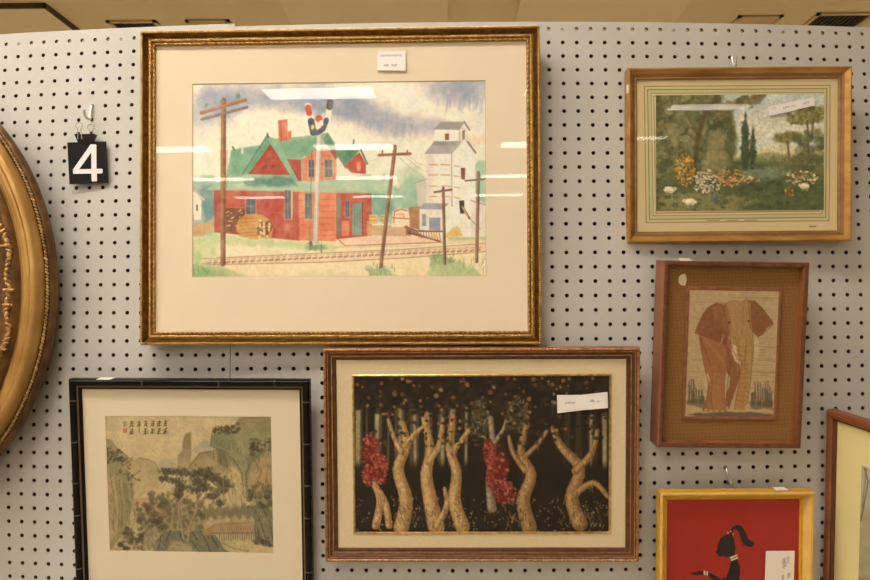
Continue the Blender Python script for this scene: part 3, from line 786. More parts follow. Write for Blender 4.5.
    for q in range(3): A.line([(125,422+q*1.7),(128.3,421.8+q*1.7)], .6, (96,78,56), .7)
    A.line([(126.4,420.5),(125.6,426.4)], .6, (96,78,56), .7)
    rg = random.Random(77)
    for (x0,y0,x1,y1,sx,sy) in ((214,440,244,500,3,12),(108,470,134,540,3,10),(248,456,272,492,2,10),(158,532,222,552,5,5),(256,508,274,544,3,7),(146,524,158,548,2,8)):
        for i in range(46):
            x = rg.uniform(x0,x1); y = rg.uniform(y0,y1); A.line([(x,y),(x+rg.uniform(0,sx),y+rg.uniform(sy*.3,sy))], rg.uniform(.6,1.3), rg.choice(((90,92,68),(178,156,108),(150,140,98),(116,110,80),(196,160,112))), .4, .9)
    for i in range(520):
        x = rg.uniform(108,273); y = rg.uniform(440,550)
        if 128 < x < 215 and y < 468: continue
        A.line([(x,y),(x+rg.uniform(-1.6,1.6),y+rg.uniform(1,4))], .55, rg.choice(((84,72,50),(104,92,62),(150,132,88),(70,64,48))), .4, .7)
    g = A.c.mean(2, keepdims=True); A.c = (A.c*.54+g*.46)*np.array((1.0,.98,.90))
    A.c = A.c*.9*1.06+np.array((172,148,98))*.1
    A.mottle(.07,1.6,31); A.mottle(.05,6,33); A.mottle(.06,14,32)
    A.c *= 1+.02*np.sin(A.X*5.3)[..., None]*np.sin(A.Y*5.3)[..., None]
    return A

M_lacq = mat('black_lacquer', (13, 11, 10), .16, spec=.22)
M_lacq_g = mat('worn_gilt_nodes', (104, 86, 56), .4, metal=.2, col2=(30, 26, 20), scale=80)
W, H = .4205, .382
ch = thing('framed_painting', 'ink landscape with two pines and a vertical inscription in a black bamboo-style frame', 'picture', M=hang((-.4425, -.0168, 1.3050), 5.22, -1.77, .18))
mb = MB()
sweep(mb, [(0, .017), (0, .005), (.0012, .0018), (.004, .0002), (.0075, 0), (.0105, .0018), (.0118, .005), (.0122, .0052, 1), (.0142, .0058, 1), (.0150, .0062), (.0185, .0085), (.0188, .012), (.0188, .017)], W, H)
fr = mb.build('frame', [M_lacq, mat('brown_lacquer_line', (92, 66, 34), .35)], ch, smooth=40)
for k, (sx, L, hor) in enumerate(((1, W, True), (-1, W, True), (1, H, False), (-1, H, False))):
    for f in ((.18, .55, .80) if k % 2 else (.31, .63, .86)) if hor else (.1, .29, .48, .63, .88):
        p = -L/2+f*L; mb = MB()
        if hor: c = (p, .0030, sx*(H/2-.0062)); ax = (Vector((1, 0, 0)), Vector((0, 0, 1)), Vector((0, 1, 0)))
        else: c = (sx*(W/2-.0062), .0030, -p); ax = (Vector((0, 0, 1)), Vector((1, 0, 0)), Vector((0, 1, 0)))
        mb.bead(c, ax, (.0019, .0060, .0040), 14, 8)
        mb.build('bamboo_node', M_lacq_g, fr, smooth=60)
mb = MB(); ring(mb, (-.196, .196, -.178, .178), (-.1520, .1405, -.1165, .1246), .0118, 0, (.0004, .0006, 1)); mb.build('mat', [M_mat_dim, M_mat_edge], ch)
paint_landscape().build('painting', M_pig, (-.1526, .1411, -.1171, .1252), .0125, ch)
add_glass(ch, (-.194, .194, -.176, .176), .0100, M_glass_thin)
add_backing(ch, W, H, .0135, .0168)
b = MB(); b.prism([(-.1600, .1905), (-.1372, .1905), (-.1340, .1912), (-.1335, .1918), (-.1590, .1918)], .001, .016); b.build('price_tag', M_paper, ch)

# ---------------- 3. dark woodland garden print
def paint_grove():
    A = Art([(353.5, 377), (608.5, 375.5), (606.5, 531), (355.5, 533)], 1.7, (44, 34, 26))
    rg = random.Random(8)
    # pale evening light between the trunks
    A.fill([(353,404),(460,404),(458,470),(353,470)], (150,140,104), .5, 10); A.fill([(560,400),(608,400),(608,460),(560,470)], (96,84,58), .5, 12)
    for x in (358,377,400,414,427,442,452,466,590,603):
        A.line([(x,408),(x+rg.uniform(-1,1),466)], rg.uniform(2.2,4.4), (206,192,140), .75, 1.6)
    for x in (364,371,385,392,407,421,434,447,458,472,486,512,548,560,572,583,597):
        A.line([(x,398),(x+rg.uniform(-2,2),500)], rg.uniform(3,6.5), (40,28,22), .95, 1.6)
    A.fill([(350,372),(612,372),(612,404),(560,408),(520,396),(470,404),(420,410),(380,402),(350,410)], (40,32,25), .97, 6, 5, 12)
    A.dabs(420,(353,376,608,412),3.4,((36,30,22),(54,44,30),(62,54,36),(30,25,20)),.75,21,.8)
    A.dabs(70,(356,378,606,408),1.7,((176,112,64),(150,92,52),(196,150,92)),.85,22)
    A.fill([(350,464),(612,464),(612,536),(350,536)], (36,30,22), .96, 12, 5, 12)
    A.dabs(330,(354,474,607,532),2.4,((30,26,20),(46,40,28),(54,44,28)),.6,23,.6)
    # pale shrubs
    for (x,y,rx,ry) in ((480,420,10,18),(517,416,12,18)):
        A.blob(x,y,rx,ry,(96,88,58),.8,.5,.6,5)
        for i in range(90):
            t = rg.uniform(0,2*PI); q = math.sqrt(rg.random()); A.line([(x+rx*q*math.cos(t),y+ry*q*math.sin(t)),(x+rx*q*math.cos(t)+rg.uniform(-2,2),y+ry*q*math.sin(t)-2)], .7, rg.choice(((176,164,112),(148,138,92))), .7)
    # old trees with pale golden bark, leaning and forked
    def limb(pts, w0, w1, cols):
        n = 16; P = []
        for i in range(n+1):
            t = i/n*(len(pts)-1); k = min(int(t), len(pts)-2); f = t-k
            p0 = pts[max(k-1,0)]; p1 = pts[k]; p2 = pts[k+1]; p3 = pts[min(k+2,len(pts)-1)]
            P.append(tuple(.5*(2*p1[j]+(p2[j]-p0[j])*f+(2*p0[j]-5*p1[j]+4*p2[j]-p3[j])*f*f+(3*p1[j]-p0[j]-3*p2[j]+p3[j])*f**3) for j in (0,1)))
        for c, off, f, al in ((cols[0],0,1,1), (cols[1],.13,.6,.55), (cols[2],.2,.26,.4)):
            for i in range(n):
                w = w0+(w1-w0)*i/n; q = [(x-w*off,y) for x, y in (P[i],P[i+1])]
                A.line(q, w*f, c, al, 1 if f == 1 else w*.35)
        for i in range(int(w0*5)):
            k = rg.randrange(n); w = (w0+(w1-w0)*k/n)*.45; x = P[k][0]+rg.uniform(-w,w); y = P[k][1]+rg.uniform(-3,3)
            A.line([(x,y),(x+rg.uniform(-.8,.8),y+rg.uniform(2,6))], .6, rg.choice((cols[0],cols[2],(96,70,44))), .5)
    gc = ((172,130,78),(226,186,124),(246,218,162)); oc = ((142,104,62),(200,156,98),(228,190,132)); pc = ((130,112,92),(196,178,152),(222,206,180))
    for pts, w0, w1, cs in (
        ([(401,528),(406,500),(398,470),(406,446),(402,424)],15,6,gc), ([(402,452),(394,438),(388,420)],6,3,gc), ([(404,446),(414,434),(424,426)],5,3,gc),
        ([(436,528),(430,500),(426,474),(430,450),(424,418)],16,6,gc), ([(428,462),(438,446),(442,424)],7,3.4,gc), ([(436,526),(446,506),(444,488)],7,3,gc),
        ([(462,527),(454,500),(456,472),(449,448),(452,420)],14,5,gc), ([(452,452),(464,436),(470,428)],6,3,gc),
        ([(491,508),(489,480),(492,452),(490,418)],9,5,pc), ([(491,448),(480,432),(476,420)],4,2.4,pc), ([(491,446),(502,430),(506,418)],4,2.4,pc),
        ([(528,527),(522,500),(530,474),(520,452),(526,424)],15,5,oc), ([(524,470),(512,452),(508,436)],6,3,oc), ([(524,456),(538,442),(546,430)],5,3,oc),
        ([(578,523),(570,496),(578,468),(560,446),(552,428)],15,5,oc), ([(574,470),(590,452),(596,430)],8,3.4,oc), ([(574,492),(592,482),(606,496)],7,4,oc),
        ([(376,526),(380,500),(372,480)],8,6,gc), ([(389,526),(386,506),(380,492)],7,5,gc)):
        limb(pts, w0, w1, cs)
    for i in range(260):
        x = rg.choice((396,424,445,470,478,508,520,548,560,596))+rg.gauss(0,9); y = rg.uniform(404,446)
        A.blob(x,y,rg.uniform(1.2,3),rg.uniform(1,2.2),rg.choice(((48,42,28),(64,56,36),(86,76,46),(38,32,24))),.75,.7,.3)
    for i in range(30): A.blob(rg.uniform(380,600),rg.uniform(400,430),1.6,1.6,rg.choice(((190,112,62),(206,150,88))),.8,.7)
    # ferns and blossom at their feet
    for i in range(260):
        x = rg.choice((403,432,458,525,574,512,590))+rg.gauss(0,13); y = 528-abs(rg.gauss(0,14))
        A.line([(x,y),(x+rg.uniform(-3,3),y-rg.uniform(2,6))], .8, rg.choice(((150,118,72),(116,96,58),(184,148,96),(70,60,38))), .7)
    # red flowering bushes
    for (x,y,rx,ry) in ((371,452,10,20),(381,470,7,15),(368,476,6,10),(496,470,12,26),(504,492,11,12),(488,452,5,14)):
        A.blob(x,y,rx*.85,ry*.85,(136,42,38),.8,.5,.4,6)
        for i in range(110):
            t = rg.uniform(0,2*PI); q = math.sqrt(rg.random())
            A.blob(x+rx*q*math.cos(t),y+ry*q*math.sin(t),rg.uniform(.8,1.8),rg.uniform(.8,1.8),rg.choice(((170,62,48),(188,90,66),(132,44,34),(202,126,98),(100,38,30))),.8,.7,.3)
    # small flowers in the grass
    for i in range(170): A.blob(rg.uniform(356,605),rg.uniform(498,531),.9,.7,rg.choice(((206,190,148),(180,160,120),(190,110,84),(150,150,110))),.7,.8)
    A.c = A.c*.9
    A.mottle(.16,1.8,41); A.mottle(.08,14,42)
    return A

M_cop = mat('coppery_gold', (204, 152, 106), .34, metal=.7, col2=(160, 110, 70), scale=120)
M_copd = mat('brown_gilt_wood', (104, 68, 42), .32, metal=.25, col2=(80, 50, 30), scale=80)
M_linen = mat('linen_liner', (228, 210, 172), .9, var=.05, scale=250, bump=.2, bscale=900, spec=.1)
W, H = .5370, .3680
pr = thing('framed_print', 'dark woodland garden print with golden grasses and red bushes in a brown gilt frame', 'picture', M=hang((.0605, -.0305, 1.3645), 4.05, .16, -.03))
mb = MB()
sweep(mb, [(0, .022), (0, .003), (.0012, .0012), (.0042, .0012), (.0050, .0030, 1), (.0068, .0026, 0), (.0080, .0030, 1), (.0115, .0062, 1), (.0130, .0064, 0), (.0146, .0060, 1), (.0160, .0080, 1), (.0185, .0084, 1), (.0206, .0100, 1), (.0212, .0140), (.0212, .022)], W, H)
fr = mb.build('frame', [M_cop, M_copd], pr, smooth=30)
beads(W, H, .0026, .0014, .0062, (.0042, .0018, .0016), .42, fr, M_cop, 'rope_trim')
mb = MB(); ring(mb, (-.2475, .2475, -.1650, .1650), (-.2205, .2225, -.1392, .1375), .0118, 0); mb.build('linen_liner', M_linen, pr)
mb = MB(); sweep(mb, [(0, .013), (0, .0108), (.0010, .0100), (.0028, .0104), (.0040, .0122), (.0040, .013)], .4436, .2773)
ob = mb.build('gilt_fillet', M_gold_b, pr, smooth=30); ob.location = (.0010, 0, -.00085)
paint_grove().build('print', M_pig, (-.2178, .2198, -.1366, .1349), .0124, pr)
add_glass(pr, (-.2465, .2465, -.1640, .1640), .0085)
add_backing(pr, W, H, .0140, .0215)
T = Art([(0, 0), (50, 0), (50, 17), (0, 17)], 5, (248, 242, 238))
script_strokes(T, 6, 7, 12, 3.4, (160, 156, 156), 15, .7, 14); script_strokes(T, 33, 4, 5, 4.5, (130, 126, 128), 16, .8, 7); script_strokes(T, 39.5, 5.5, 5, 3, (160, 156, 156), 17, .7, 6)
tg = sheet_part(pr, 'price_tag', [(.1300, .0710), (.1725, .0762), (.2160, .0796), (.2150, .1072), (.1715, .1023), (.1292, .1022)], .0083, M_paper, .0010)
T.build('handwriting', M_pig_ink, (.1330, .2120, .0800, .0990), .00715, tg)

# ---------------- 4. small landscape print with sheep, gold frame
def paint_pasture():
    A = Art([(654, 96), (823, 95), (821.5, 209.5), (656.5, 211.5)], 1.9, (196, 196, 178))
    rg = random.Random(12)
    A.fill([(700,90),(826,90),(826,150),(700,160)], (188,196,190), .8, 14); A.blob(770,126,40,16,(210,206,186),.8,1.1,.4,12); A.blob(740,104,26,10,(176,188,188),.6,1.1,.4,10); A.blob(800,98,24,8,(182,188,190),.7,1.1,.4,10)
    A.fill([(735,150),(780,146),(824,150),(824,166),(735,168)], (206,196,158), .9, 5, 2); A.fill([(744,156),(770,152),(800,157),(824,158),(824,172),(740,172)], (124,130,88), .85, 3, 2, mott=.3)
    A.fill([(650,166),(730,160),(828,166),(828,214),(650,214)], (86,96,66), 1, 7, 3); A.fill([(660,196),(720,192),(760,200),(730,212),(660,212)], (150,142,96), .7, 5, 4)
    A.fill([(740,170),(780,166),(800,170),(770,180),(742,178)], (132,146,128), .7, 4, 2)
    # dark wood on the left
    A.fill([(650,92),(716,92),(722,108),(732,118),(734,150),(728,172),(700,176),(650,190)], (96,98,68), 1, 6, 5, 10)
    gl = ((70,76,54),(104,108,74),(128,128,88),(84,88,60),(150,146,104))
    A.dabs(300,(652,94,730,176),4,gl,.5,31,1); A.dabs(120,(654,96,728,170),2,gl+((166,160,120),),.55,32)
    A.dabs(60,(662,106,700,146),3,((140,136,100),(158,152,116),(118,118,84)),.5,33)
    A.line([(694,176),(696,140),(704,112),(716,98)], 4.5, (92,80,56), .8, 2); A.line([(697,136),(684,112)], 3, (92,80,56), .6, 2)
    A.fill([(706,160),(707,136),(716,128),(724,136),(725,172),(706,172)], (146,136,100), .7, 3, 3)
    # overhanging bough
    for i in range(70):
        t = rg.random(); A.blob(716+t*46+rg.uniform(-5,5),110-t*14+rg.uniform(-5,6),2.8,2,rg.choice(((110,104,70),(134,124,84),(92,94,64))),.65,.6,.4)
    A.line([(714,122),(726,110),(744,101),(764,96)], 2, (112,96,66), .8, 1.4)
    # two cypresses
    for (x,t,b,wd) in ((744,112,170,4.4),(751.5,126,170,3.4)):
        A.fill([(x,t),(x+wd*.7,t+14),(x+wd,b-14),(x+wd*.6,b),(x-wd*.6,b),(x-wd,b-14),(x-wd*.7,t+14)], (66,78,58), 1, 1.6, 1.2, 4, mott=.2)
        A.dabs(20,(x-wd,t+10,x+wd,b-4),1.3,((52,62,46),(90,100,72)),.6,int(x))
    # round-headed trees on the right
    for (x,y,rx,ry) in ((806,118,18,6),(812,112,13,5),(796,121,10,4),(784,139,11,5),(790,136,9,4)):
        A.blob(x,y,rx,ry,(126,122,76),.95,.4,.4,5); A.dabs(16,(x-rx,y-ry,x+rx,y+ry),1.8,((146,138,84),(98,98,62),(164,152,98)),.7,int(x))
    for p in ([(806,122),(807,150),(804,176)],[(786,142),(788,160)],[(812,120),(810,140)]): A.line(p, 2.2, (104,88,62), .85, 1.2)
    A.dabs(150,(794,132,823,186),3.2,((78,86,58),(98,102,68),(118,114,76)),.6,35); A.dabs(60,(770,158,800,172),2.4,((92,98,66),(116,114,76)),.6,36)
    # meadow: flowers, grass, sheep
    A.dabs(260,(654,172,823,211),2.8,((70,82,56),(96,104,70),(112,114,74),(58,68,48)),.5,37,.6)
    for (x,y,rx,ry,cs) in ((684,170,10,17,((206,156,66),(224,180,92),(180,130,56))),(706,182,15,12,((226,212,186),(206,190,164),(198,184,170))),(730,178,14,9,((196,140,78),(212,168,110),(180,116,66))),(800,178,16,7,((214,202,168),(196,178,140))),(716,196,5,4,((78,104,140),(96,122,156))),(788,192,5,5,((206,166,82),(170,96,66))),(746,180,12,3,((206,170,122),(218,196,156)))):
        for i in range(int(rx*ry*1.2)):
            t = rg.uniform(0,2*PI); q = math.sqrt(rg.random()); A.blob(x+rx*q*math.cos(t),y+ry*q*math.sin(t),rg.uniform(.7,1.7),rg.uniform(.6,1.3),rg.choice(cs+((92,92,62),(128,110,72))),.75,.7,.3)
    for (x,y,s,f) in ((669,190,5.5,1),(690,202,6,-1),(803,186,5,-1)):
        wl = (222,212,184)
        for q in (-.5,-.2,.3,.55): A.line([(x+q*s,y+s*.3),(x+q*s,y+s*.95)], 1.1, (150,136,106), .9)
        A.blob(x,y,s,s*.58,wl,1,.3,.3,2); A.blob(x-s*.2,y-s*.1,s*.6,s*.36,(236,228,204),.8,.7,.3,2); A.blob(x+f*s*1.0,y-s*.2,s*.36,s*.3,(206,192,160),1,.4); A.blob(x,y+s*.36,s*.8,s*.2,(170,156,124),.6,.8)
    A.c = A.c*1.12
    A.mottle(.14,1.6,51); A.mottle(.06,12,52)
    return A

M_ochre = mat('ochre_gold_wood', (204, 158, 86), .36, metal=.45, col2=(172, 122, 60), scale=60, stretch=(.3, 1, 1))
M_ochre_in = mat('ochre_cove_shade', (160, 120, 84), .42, metal=.3, col2=(134, 98, 64), scale=60, stretch=(.3, 1, 1))  # gold darkened for the cove, imitating the shade in it
W, H = .3888, .3034
pa = thing('framed_print', 'small landscape print with sheep, cypresses and ruled mat in a plain gold frame', 'picture', M=hang((.5150, -.0133, 1.8820), 2.92, .3, -.14))
mb = MB()
sweep(mb, [(0, .024), (0, .002), (.0010, .0003), (.0030, 0), (.0090, .0058), (.0097, .0072, 1), (.0140, .0092, 1), (.0150, .0088), (.0165, .0088, 1), (.0185, .0106, 1), (.0188, .0130), (.0188, .024)], W, H)
fr = mb.build('frame', [M_ochre, M_ochre_in], pa, smooth=30)
A = Art([(626, 68), (852, 66), (850, 241), (628, 242.5)], 2.4, (222, 205, 160))
TLs = lambda d: [(640+d, 80+d), (838-d, 79+d), (836-d, 225-d), (643+d, 227-d)]
# ruled wash lines of the mat: fills from the outside in
for d, col in ((4.2, (150, 126, 82)), (5.0, (216, 202, 156)), (7.6, (120, 106, 70)), (8.3, (204, 198, 152)), (11.4, (150, 132, 90)), (12.0, (224, 206, 164)), (14.0, (132, 108, 72)), (14.7, (230, 214, 172))): A.fill(TLs(d), col, 1, .5)
for i in range(3): script_strokes(A, 708+i*19, 219.2, 14, 1.8, (120, 106, 76), 60+i, .5, 14, .7)
A.line([(812, 226.5), (818, 226.2)], 1.2, (130, 96, 60), .8)
mb_m = A.build('mat', M_pig, (-W/2, W/2, -H/2, H/2), .0125, pa)
bm_rect = (-.1425, .1520, -.0968, .1064)
mb = MB()
mb.box((bm_rect[0]-.0010, .0121, bm_rect[2]-.001), (bm_rect[1]+.001, .0124, bm_rect[3]+.001)); mb.build('plate_border', mat('plate_line', (206, 188, 146), .9), pa)
paint_pasture().build('print', M_pig, bm_rect, .0119, pa)
add_glass(pa, (-.1790, .1790, -.1360, .1360), .0095, M_glass_thin)
add_backing(pa, W, H, .0135, .0235)
T = Art([(0, 0), (47, 0), (47, 9.5), (0, 9.5)], 5, (244, 238, 240))
script_strokes(T, 12, 2.6, 9, 4, (176, 164, 196), 25, .8, 9); script_strokes(T, 22, 3, 5, 3.4, (176, 164, 196), 26, .8, 5); script_strokes(T, 35, 2.4, 8, 4, (172, 160, 196), 27, .8, 8); T.fill([(0, 0), (5, 0), (5, 3), (0, 3)], (214, 208, 208), .8)
tg = sheet_part(pa, 'price_tag', [(.0548, .0677), (.1333, .0853), (.1323, .1001), (.0555, .0848), (.0513, .0834)], .0093, M_paper, .0012)
hw = T.build('handwriting', M_pig_ink, (-.036, .036, -.0055, .0055), .0, tg)
hw.location = (.0945, .00785, .0845); hw.rotation_euler = (0, -math.atan2(.0164, .0775), 0)
b = MB(); b.prism([(-.1958, .108), (-.1942, .1085), (-.1938, .121), (-.1946, .1235), (-.1960, .122)], -.0008, .006); b.build('paper_scrap', M_paper, pa)['label'] = 'scrap of white paper on the side of the frame'

# ---------------- 5. wood-inlay elephant in a deep box frame
def paint_elephant():
    A = Art([(691.3, 292.5), (777, 292), (772, 414.5), (688, 418.5)], 2.6, (214, 184, 136))
    for i in range(90):
        rg = random.Random(i); y = rg.uniform(290,420); x = rg.uniform(685,760); A.line([(x,y),(x+rg.uniform(12,40),y+rg.uniform(-.3,.3))], .7, rg.choice(((186,152,104),(226,200,154),(170,134,90))), .55)
    body = (176,110,64); ear = (152,88,52); head = (196,146,88)
    # ground and grass
    dk = (98,90,76)
    for (x0,x1,y0,n) in ((690,711,404,30),(751,772,403,34)):
        rg = random.Random(int(x0))
        for i in range(n):
            x = rg.uniform(x0,x1); A.line([(x,y0),(x+rg.uniform(-2,2),y0-rg.uniform(6,24 if abs(x-762) < 7 or abs(x-694) < 4 else 15))], 1.2, dk, .65, 1)
    A.fill([(688,402),(704,400),(712,404),(704,408),(690,406)], dk, .7, 2, 1.5); A.fill([(700,414),(722,411),(748,410),(772,411),(772,414),(740,416),(712,418),(690,416)], (92,84,72), .85, 1.6, 1); A.fill([(750,400),(772,398),(772,406),(750,407)], dk, .7, 2, 1.5)
    # legs and body
    A.fill([(700,335),(726,332),(732,345),(730,362),(727,376),(726,392),(728,411),(705,412),(704,407),(709,398),(710,384),(705,362),(702,348)], body, 1, .9, mott=.12)
    A.fill([(712,372),(725,374),(724,392),(725,411),(714,412),(712,396)], (188,122,74), .8, 1.5)
    A.fill([(726,344),(742,362),(738,382),(733,398),(730,409),(727,404),(728,384)], (162,98,58), 1, .9)
    A.fill([(707,376),(710,374),(711.5,380),(709,390),(706.5,388)], (226,196,150), .9, 1); A.fill([(727.5,372),(731,378),(730,386),(727,392),(725.8,382)], (222,192,146), .85, 1)
    A.line([(706,340),(716,352),(724,362)], 2.6, (196,134,84), .7, 1.5); A.line([(702,340),(708,354),(712,366)], 1.8, (150,90,54), .6, 1.5)
    A.line([(725,345),(733,355),(741,364)], 2.2, (170,92,62), .7, 1.4)
    # ears
    A.fill([(697,335),(700,326),(704,317),(709,310),(717,305),(724,308),(729,316),(731,330),(727,345),(720,343),(709,339)], ear, 1, .9, mott=.12)
    A.fill([(713,309),(718,308),(719,318),(716,322)], (190,128,84), .6, 2)
    A.fill([(748,302),(753,302),(760,308),(767,317),(772,324),(766,328),(762,334),(757,337),(752,333),(748,322)], ear, 1, .9, mott=.12)
    # head and trunk
    A.fill([(724,309),(729,304),(735,303),(741,304),(746,301),(750,304),(750.5,318),(752,335),(753,346),(751.5,364),(750,382),(747,402),(745,409),(735,409),(737,394),(740,378),(739,362),(733,350),(730,338),(727,324)], head, 1, .9, mott=.14)
    A.fill([(717,306),(726,305),(731,320),(731,336),(724,330)], (172,108,68), .8, 2)
    A.fill([(741,360),(747,362),(746,384),(743,408),(735,409),(738,392)], (200,140,78), .85, 1.5)
    A.fill([(731,339),(752,339),(752,354),(735,352)], (196,160,84), .7, 2)
    rg = random.Random(2)
    for i in range(36): x = rg.uniform(731,751); A.line([(x,rg.uniform(337,350)),(x+rg.uniform(-2,2),rg.uniform(350,372))], .6, rg.choice(((166,120,60),(222,186,112))), .55)
    A.line([(733,308),(734,330)], 1, (214,168,110), .7, 1.5); A.line([(743,306),(742,334)], 1, (172,122,72), .6, 1.5); A.line([(748,303),(750,330)], .9, (140,90,54), .8)
    # tusks
    A.fill([(732,345),(736.5,346),(738,358),(742,366.5),(735.5,361),(732.5,354)], (236,212,168), 1, .9); A.fill([(753,338),(757.5,337.5),(758.5,350),(754.5,364),(753.5,352)], (228,204,160), .95, .9)
    A.line([(722,344),(724,336)], 1.6, (206,160,110), .8, 1)
    ol = (112,64,38)
    for p in ([(724,309),(727,323),(730,338),(733,350),(739,362),(740,378),(737,394),(735,408)],[(724,309),(729,304),(735,302.6),(741,303.6),(746,301),(750,304)],[(750,304),(750.5,318),(752,335),(753,346),(751.5,364),(750,382),(747,402)],
              [(697,335),(700,326),(704,317),(709,310),(717,305),(724,308)],[(697,335),(709,339),(720,343),(727,345)],[(753,302),(760,308),(767,317),(772,324),(762,334),(757,337)],[(702,340),(705,362),(710,384),(709,398),(705,411)],[(727,346),(731,364),(728,384),(727,404)],[(714,372),(713,396),(714,411)],[(742,362),(738,382),(733,398)]):
        A.line(p, .7, ol, .55, .8)
    A.blob(729.5,324,1.3,1,(70,40,26),.9,.5); A.blob(748,322,1.1,.9,(70,40,26),.9,.5)
    for i in range(13): y = 346+i*4.4; x = 742-(i-6)*.1; A.line([(x-5.5,y),(x,y+1.3),(x+5.5,y)], .6, (150,100,56), .55)
    for (x,y) in ((708,410),(713,410.5),(718,410.5),(724,410.5),(731,408.5),(738,408.5),(742,408.5)): A.blob(x,y,1.6,1.1,(216,176,126),.7,.6)
    for y in (329,337,350): A.line([(757,y+9),(776,y+9.4)], .7, (150,116,78), .5)
    g = A.c.mean(2, keepdims=True); A.c = (A.c*.68+g*.14+np.array((166,132,92))*.18)*.94
    A.mottle(.07,2.4,61); A.c *= (1+.035*np.sin(A.Y*3.1+2*vnoise(A.X*.2, A.Y, 6, 5)))[..., None]
    return A

M_wood = mat('reddish_stained_wood', (140, 86, 50), .38, var=.3, scale=30, stretch=(1, 1, .15), bump=.1)
M_wood_w = mat('worn_wood_face', (122, 76, 48), .45, col2=(88, 50, 32), scale=120)
M_burlap = weave_mat('burlap', (116, 82, 48), (166, 124, 76), 132)
W, H = .2445, .3170
el = thing('framed_inlay', 'wood-inlay elephant on straw with burlap border in a deep reddish-brown box frame', 'picture', M=hang((.4853, -.0400, 1.5338), 5.5, 1.37, .94))
mb = MB()
sweep(mb, [(0, .042), (0, .0012), (.0012, 0, 1), (.0062, 0, 1), (.0078, .0012), (.0082, .009), (.0088, .012), (.0088, .042)], W, H)
mb.build('frame', [M_wood, M_wood_w], el, smooth=30)
b = MB(); b.box((-W/2+.007, .0150, -H/2+.007), (W/2-.007, .0166, H/2-.007)); b.build('burlap_panel', M_burlap, el)
mb = MB(); sweep(mb, [(0, .0150), (.0004, .0118), (.0016, .0112), (.0052, .0116), (.0060, .0126), (.0060, .0150)], .1635, .2285)
ob = mb.build('inner_border', mat('inner_wood_border', (142, 90, 54), .6, var=.25, scale=70), el, smooth=30); ob.location = (.0030, 0, .0010)
paint_elephant().build('inlay', M_pig, (-.0735, .0790, -.1090, .1105), .0124, el)
add_backing(el, W, H, .0170, .0355)
b = MB(); pts = [(-.0835+.0086*math.cos(a)*(1 if math.cos(a) < .55 else .62), .1262+.0100*math.sin(a)) for a in [2*PI*i/24 for i in range(24)]]
b.prism(pts, .0143, .0149); b.build('round_sticker', mat('cream_sticker', (228, 212, 176), .8, var=.08, scale=90), el)
b = MB(); b.prism([(-.0945, .1585), (-.0745, .1585), (-.0790, .1632), (-.0985, .1632)], .004, .0046); b.build('paper_slip', M_paper, el)

# ---------------- 6. red silhouette picture in a yellow shadow-box frame
M_yel = mat('mustard_wood', (214, 164, 34), .42, var=.12, scale=30)
M_tan = mat('pale_tan_wood', (224, 182, 100), .45, var=.12, scale=30)
M_red = mat('red_ground', (170, 32, 16), .6, var=.04, scale=8)
M_sil = mat('black_cut_paper', (26, 16, 12), .6)
W, H = .2630, .297
rd = thing('framed_silhouette', 'black silhouette of a woman with ponytail on red in a yellow frame', 'picture', M=hang((.4950, -.0150, 1.1528), 3.81, 1.1, -.05))
mb = MB()
sweep(mb, [(0, .022), (0, .0020, 1), (.0014, 0, 1), (.0040, 0), (.0052, .0010, 1), (.0120, .0145), (.0130, .0145), (.0155, .0130), (.0170, .0160), (.0170, .022)], W, H)
mb.build('frame', [M_yel, M_tan], rd, smooth=30)
b = MB(); b.box((-W/2+.014, .0172, -H/2+.014), (W/2-.014, .0182, H/2-.014)); b.build('red_ground', M_red, rd)
def rp(x, y):          # drawing units -> the picture's own metres on the red ground
    return (-.1077+(x-669)/128.0*.2222*1.012-.0010, .0935+.0632-(y-502.5)/77.5*.1335*1.012-.0315+.0002)
S = MB()
def sil(pts, y=.0168): S.prism([rp(*p) for p in pts], y, .01725)
sil([(713.3,552.6),(715.6,549.4),(716,544.6),(718.2,538.4),(722.6,535.4),(727.6,534),(731.4,537),(733,543),(733.6,549),(732.6,553.5),(735.4,560),(738.2,566),(738.6,573),(736.6,584),(740,600),(745,622),(720,622),(722,600),(722,588),(719.6,585.4),(711,580.5),(706.8,575.4),(703.4,574.3),(699,574.6),(694.5,575),(691.5,574.6),(688.4,573.4),(694,572),(697.5,570.6),(702,570.8),(706.6,571.6),(713,575),(719.6,579),(724.6,577.6),(727,572),(728.6,565),(728.6,560),(727.6,556.6),(724.6,557.4),(721.6,555.6),(719.4,556.6),(716.6,556.4),(716,554)])
sil([(727.4,534.6),(727.6,530.6),(730.4,526.6),(734.4,524.6),(738.4,525.4),(741.4,528.6),(743.6,533),(746,538.4),(749.6,541.6),(751.2,541),(752,544.6),(749.4,547.2),(745,546.6),(741.4,544.6),(738.8,539.4),(737,533),(735.2,530),(732.4,529.4),(730.6,532),(730.4,536)])
S.build('silhouette', M_sil, rd)
cream = mat('cream_paper_detail', (226, 210, 180), .7)
def detail(name, *polys):
    for p in polys:
        b = MB(); b.prism(p, .0164, .0169); b.build(name, cream, rd)
detail('necklace_band', *[[rp(*q) for q in pts] for pts in ([(728,557.2),(735,554.4),(735.6,555.8),(728.6,558.8)],[(728.8,559.6),(735.8,556.8),(736.4,558.2),(729.4,561)])])
detail('bracelet_band', *[[rp(*q) for q in pts] for pts in ([(702.2,570.6),(704,570.6),(704,574.6),(702.4,574.6)],[(705,571),(706.6,571.4),(706.4,575.6),(705,575)])])
for (x, y) in ((726, 532.6), (731, 533.8), (728.6, 531.2)):
    px, pz = rp(x, y); detail('hair_bead', [(px+.0012*math.cos(2*PI*i/10), pz+.0012*math.sin(2*PI*i/10)) for i in range(10)])
add_glass(rd, (-W/2+.0135, W/2-.0135, -H/2+.0135, H/2-.0135), .0148, M_glass_thin, .0012)
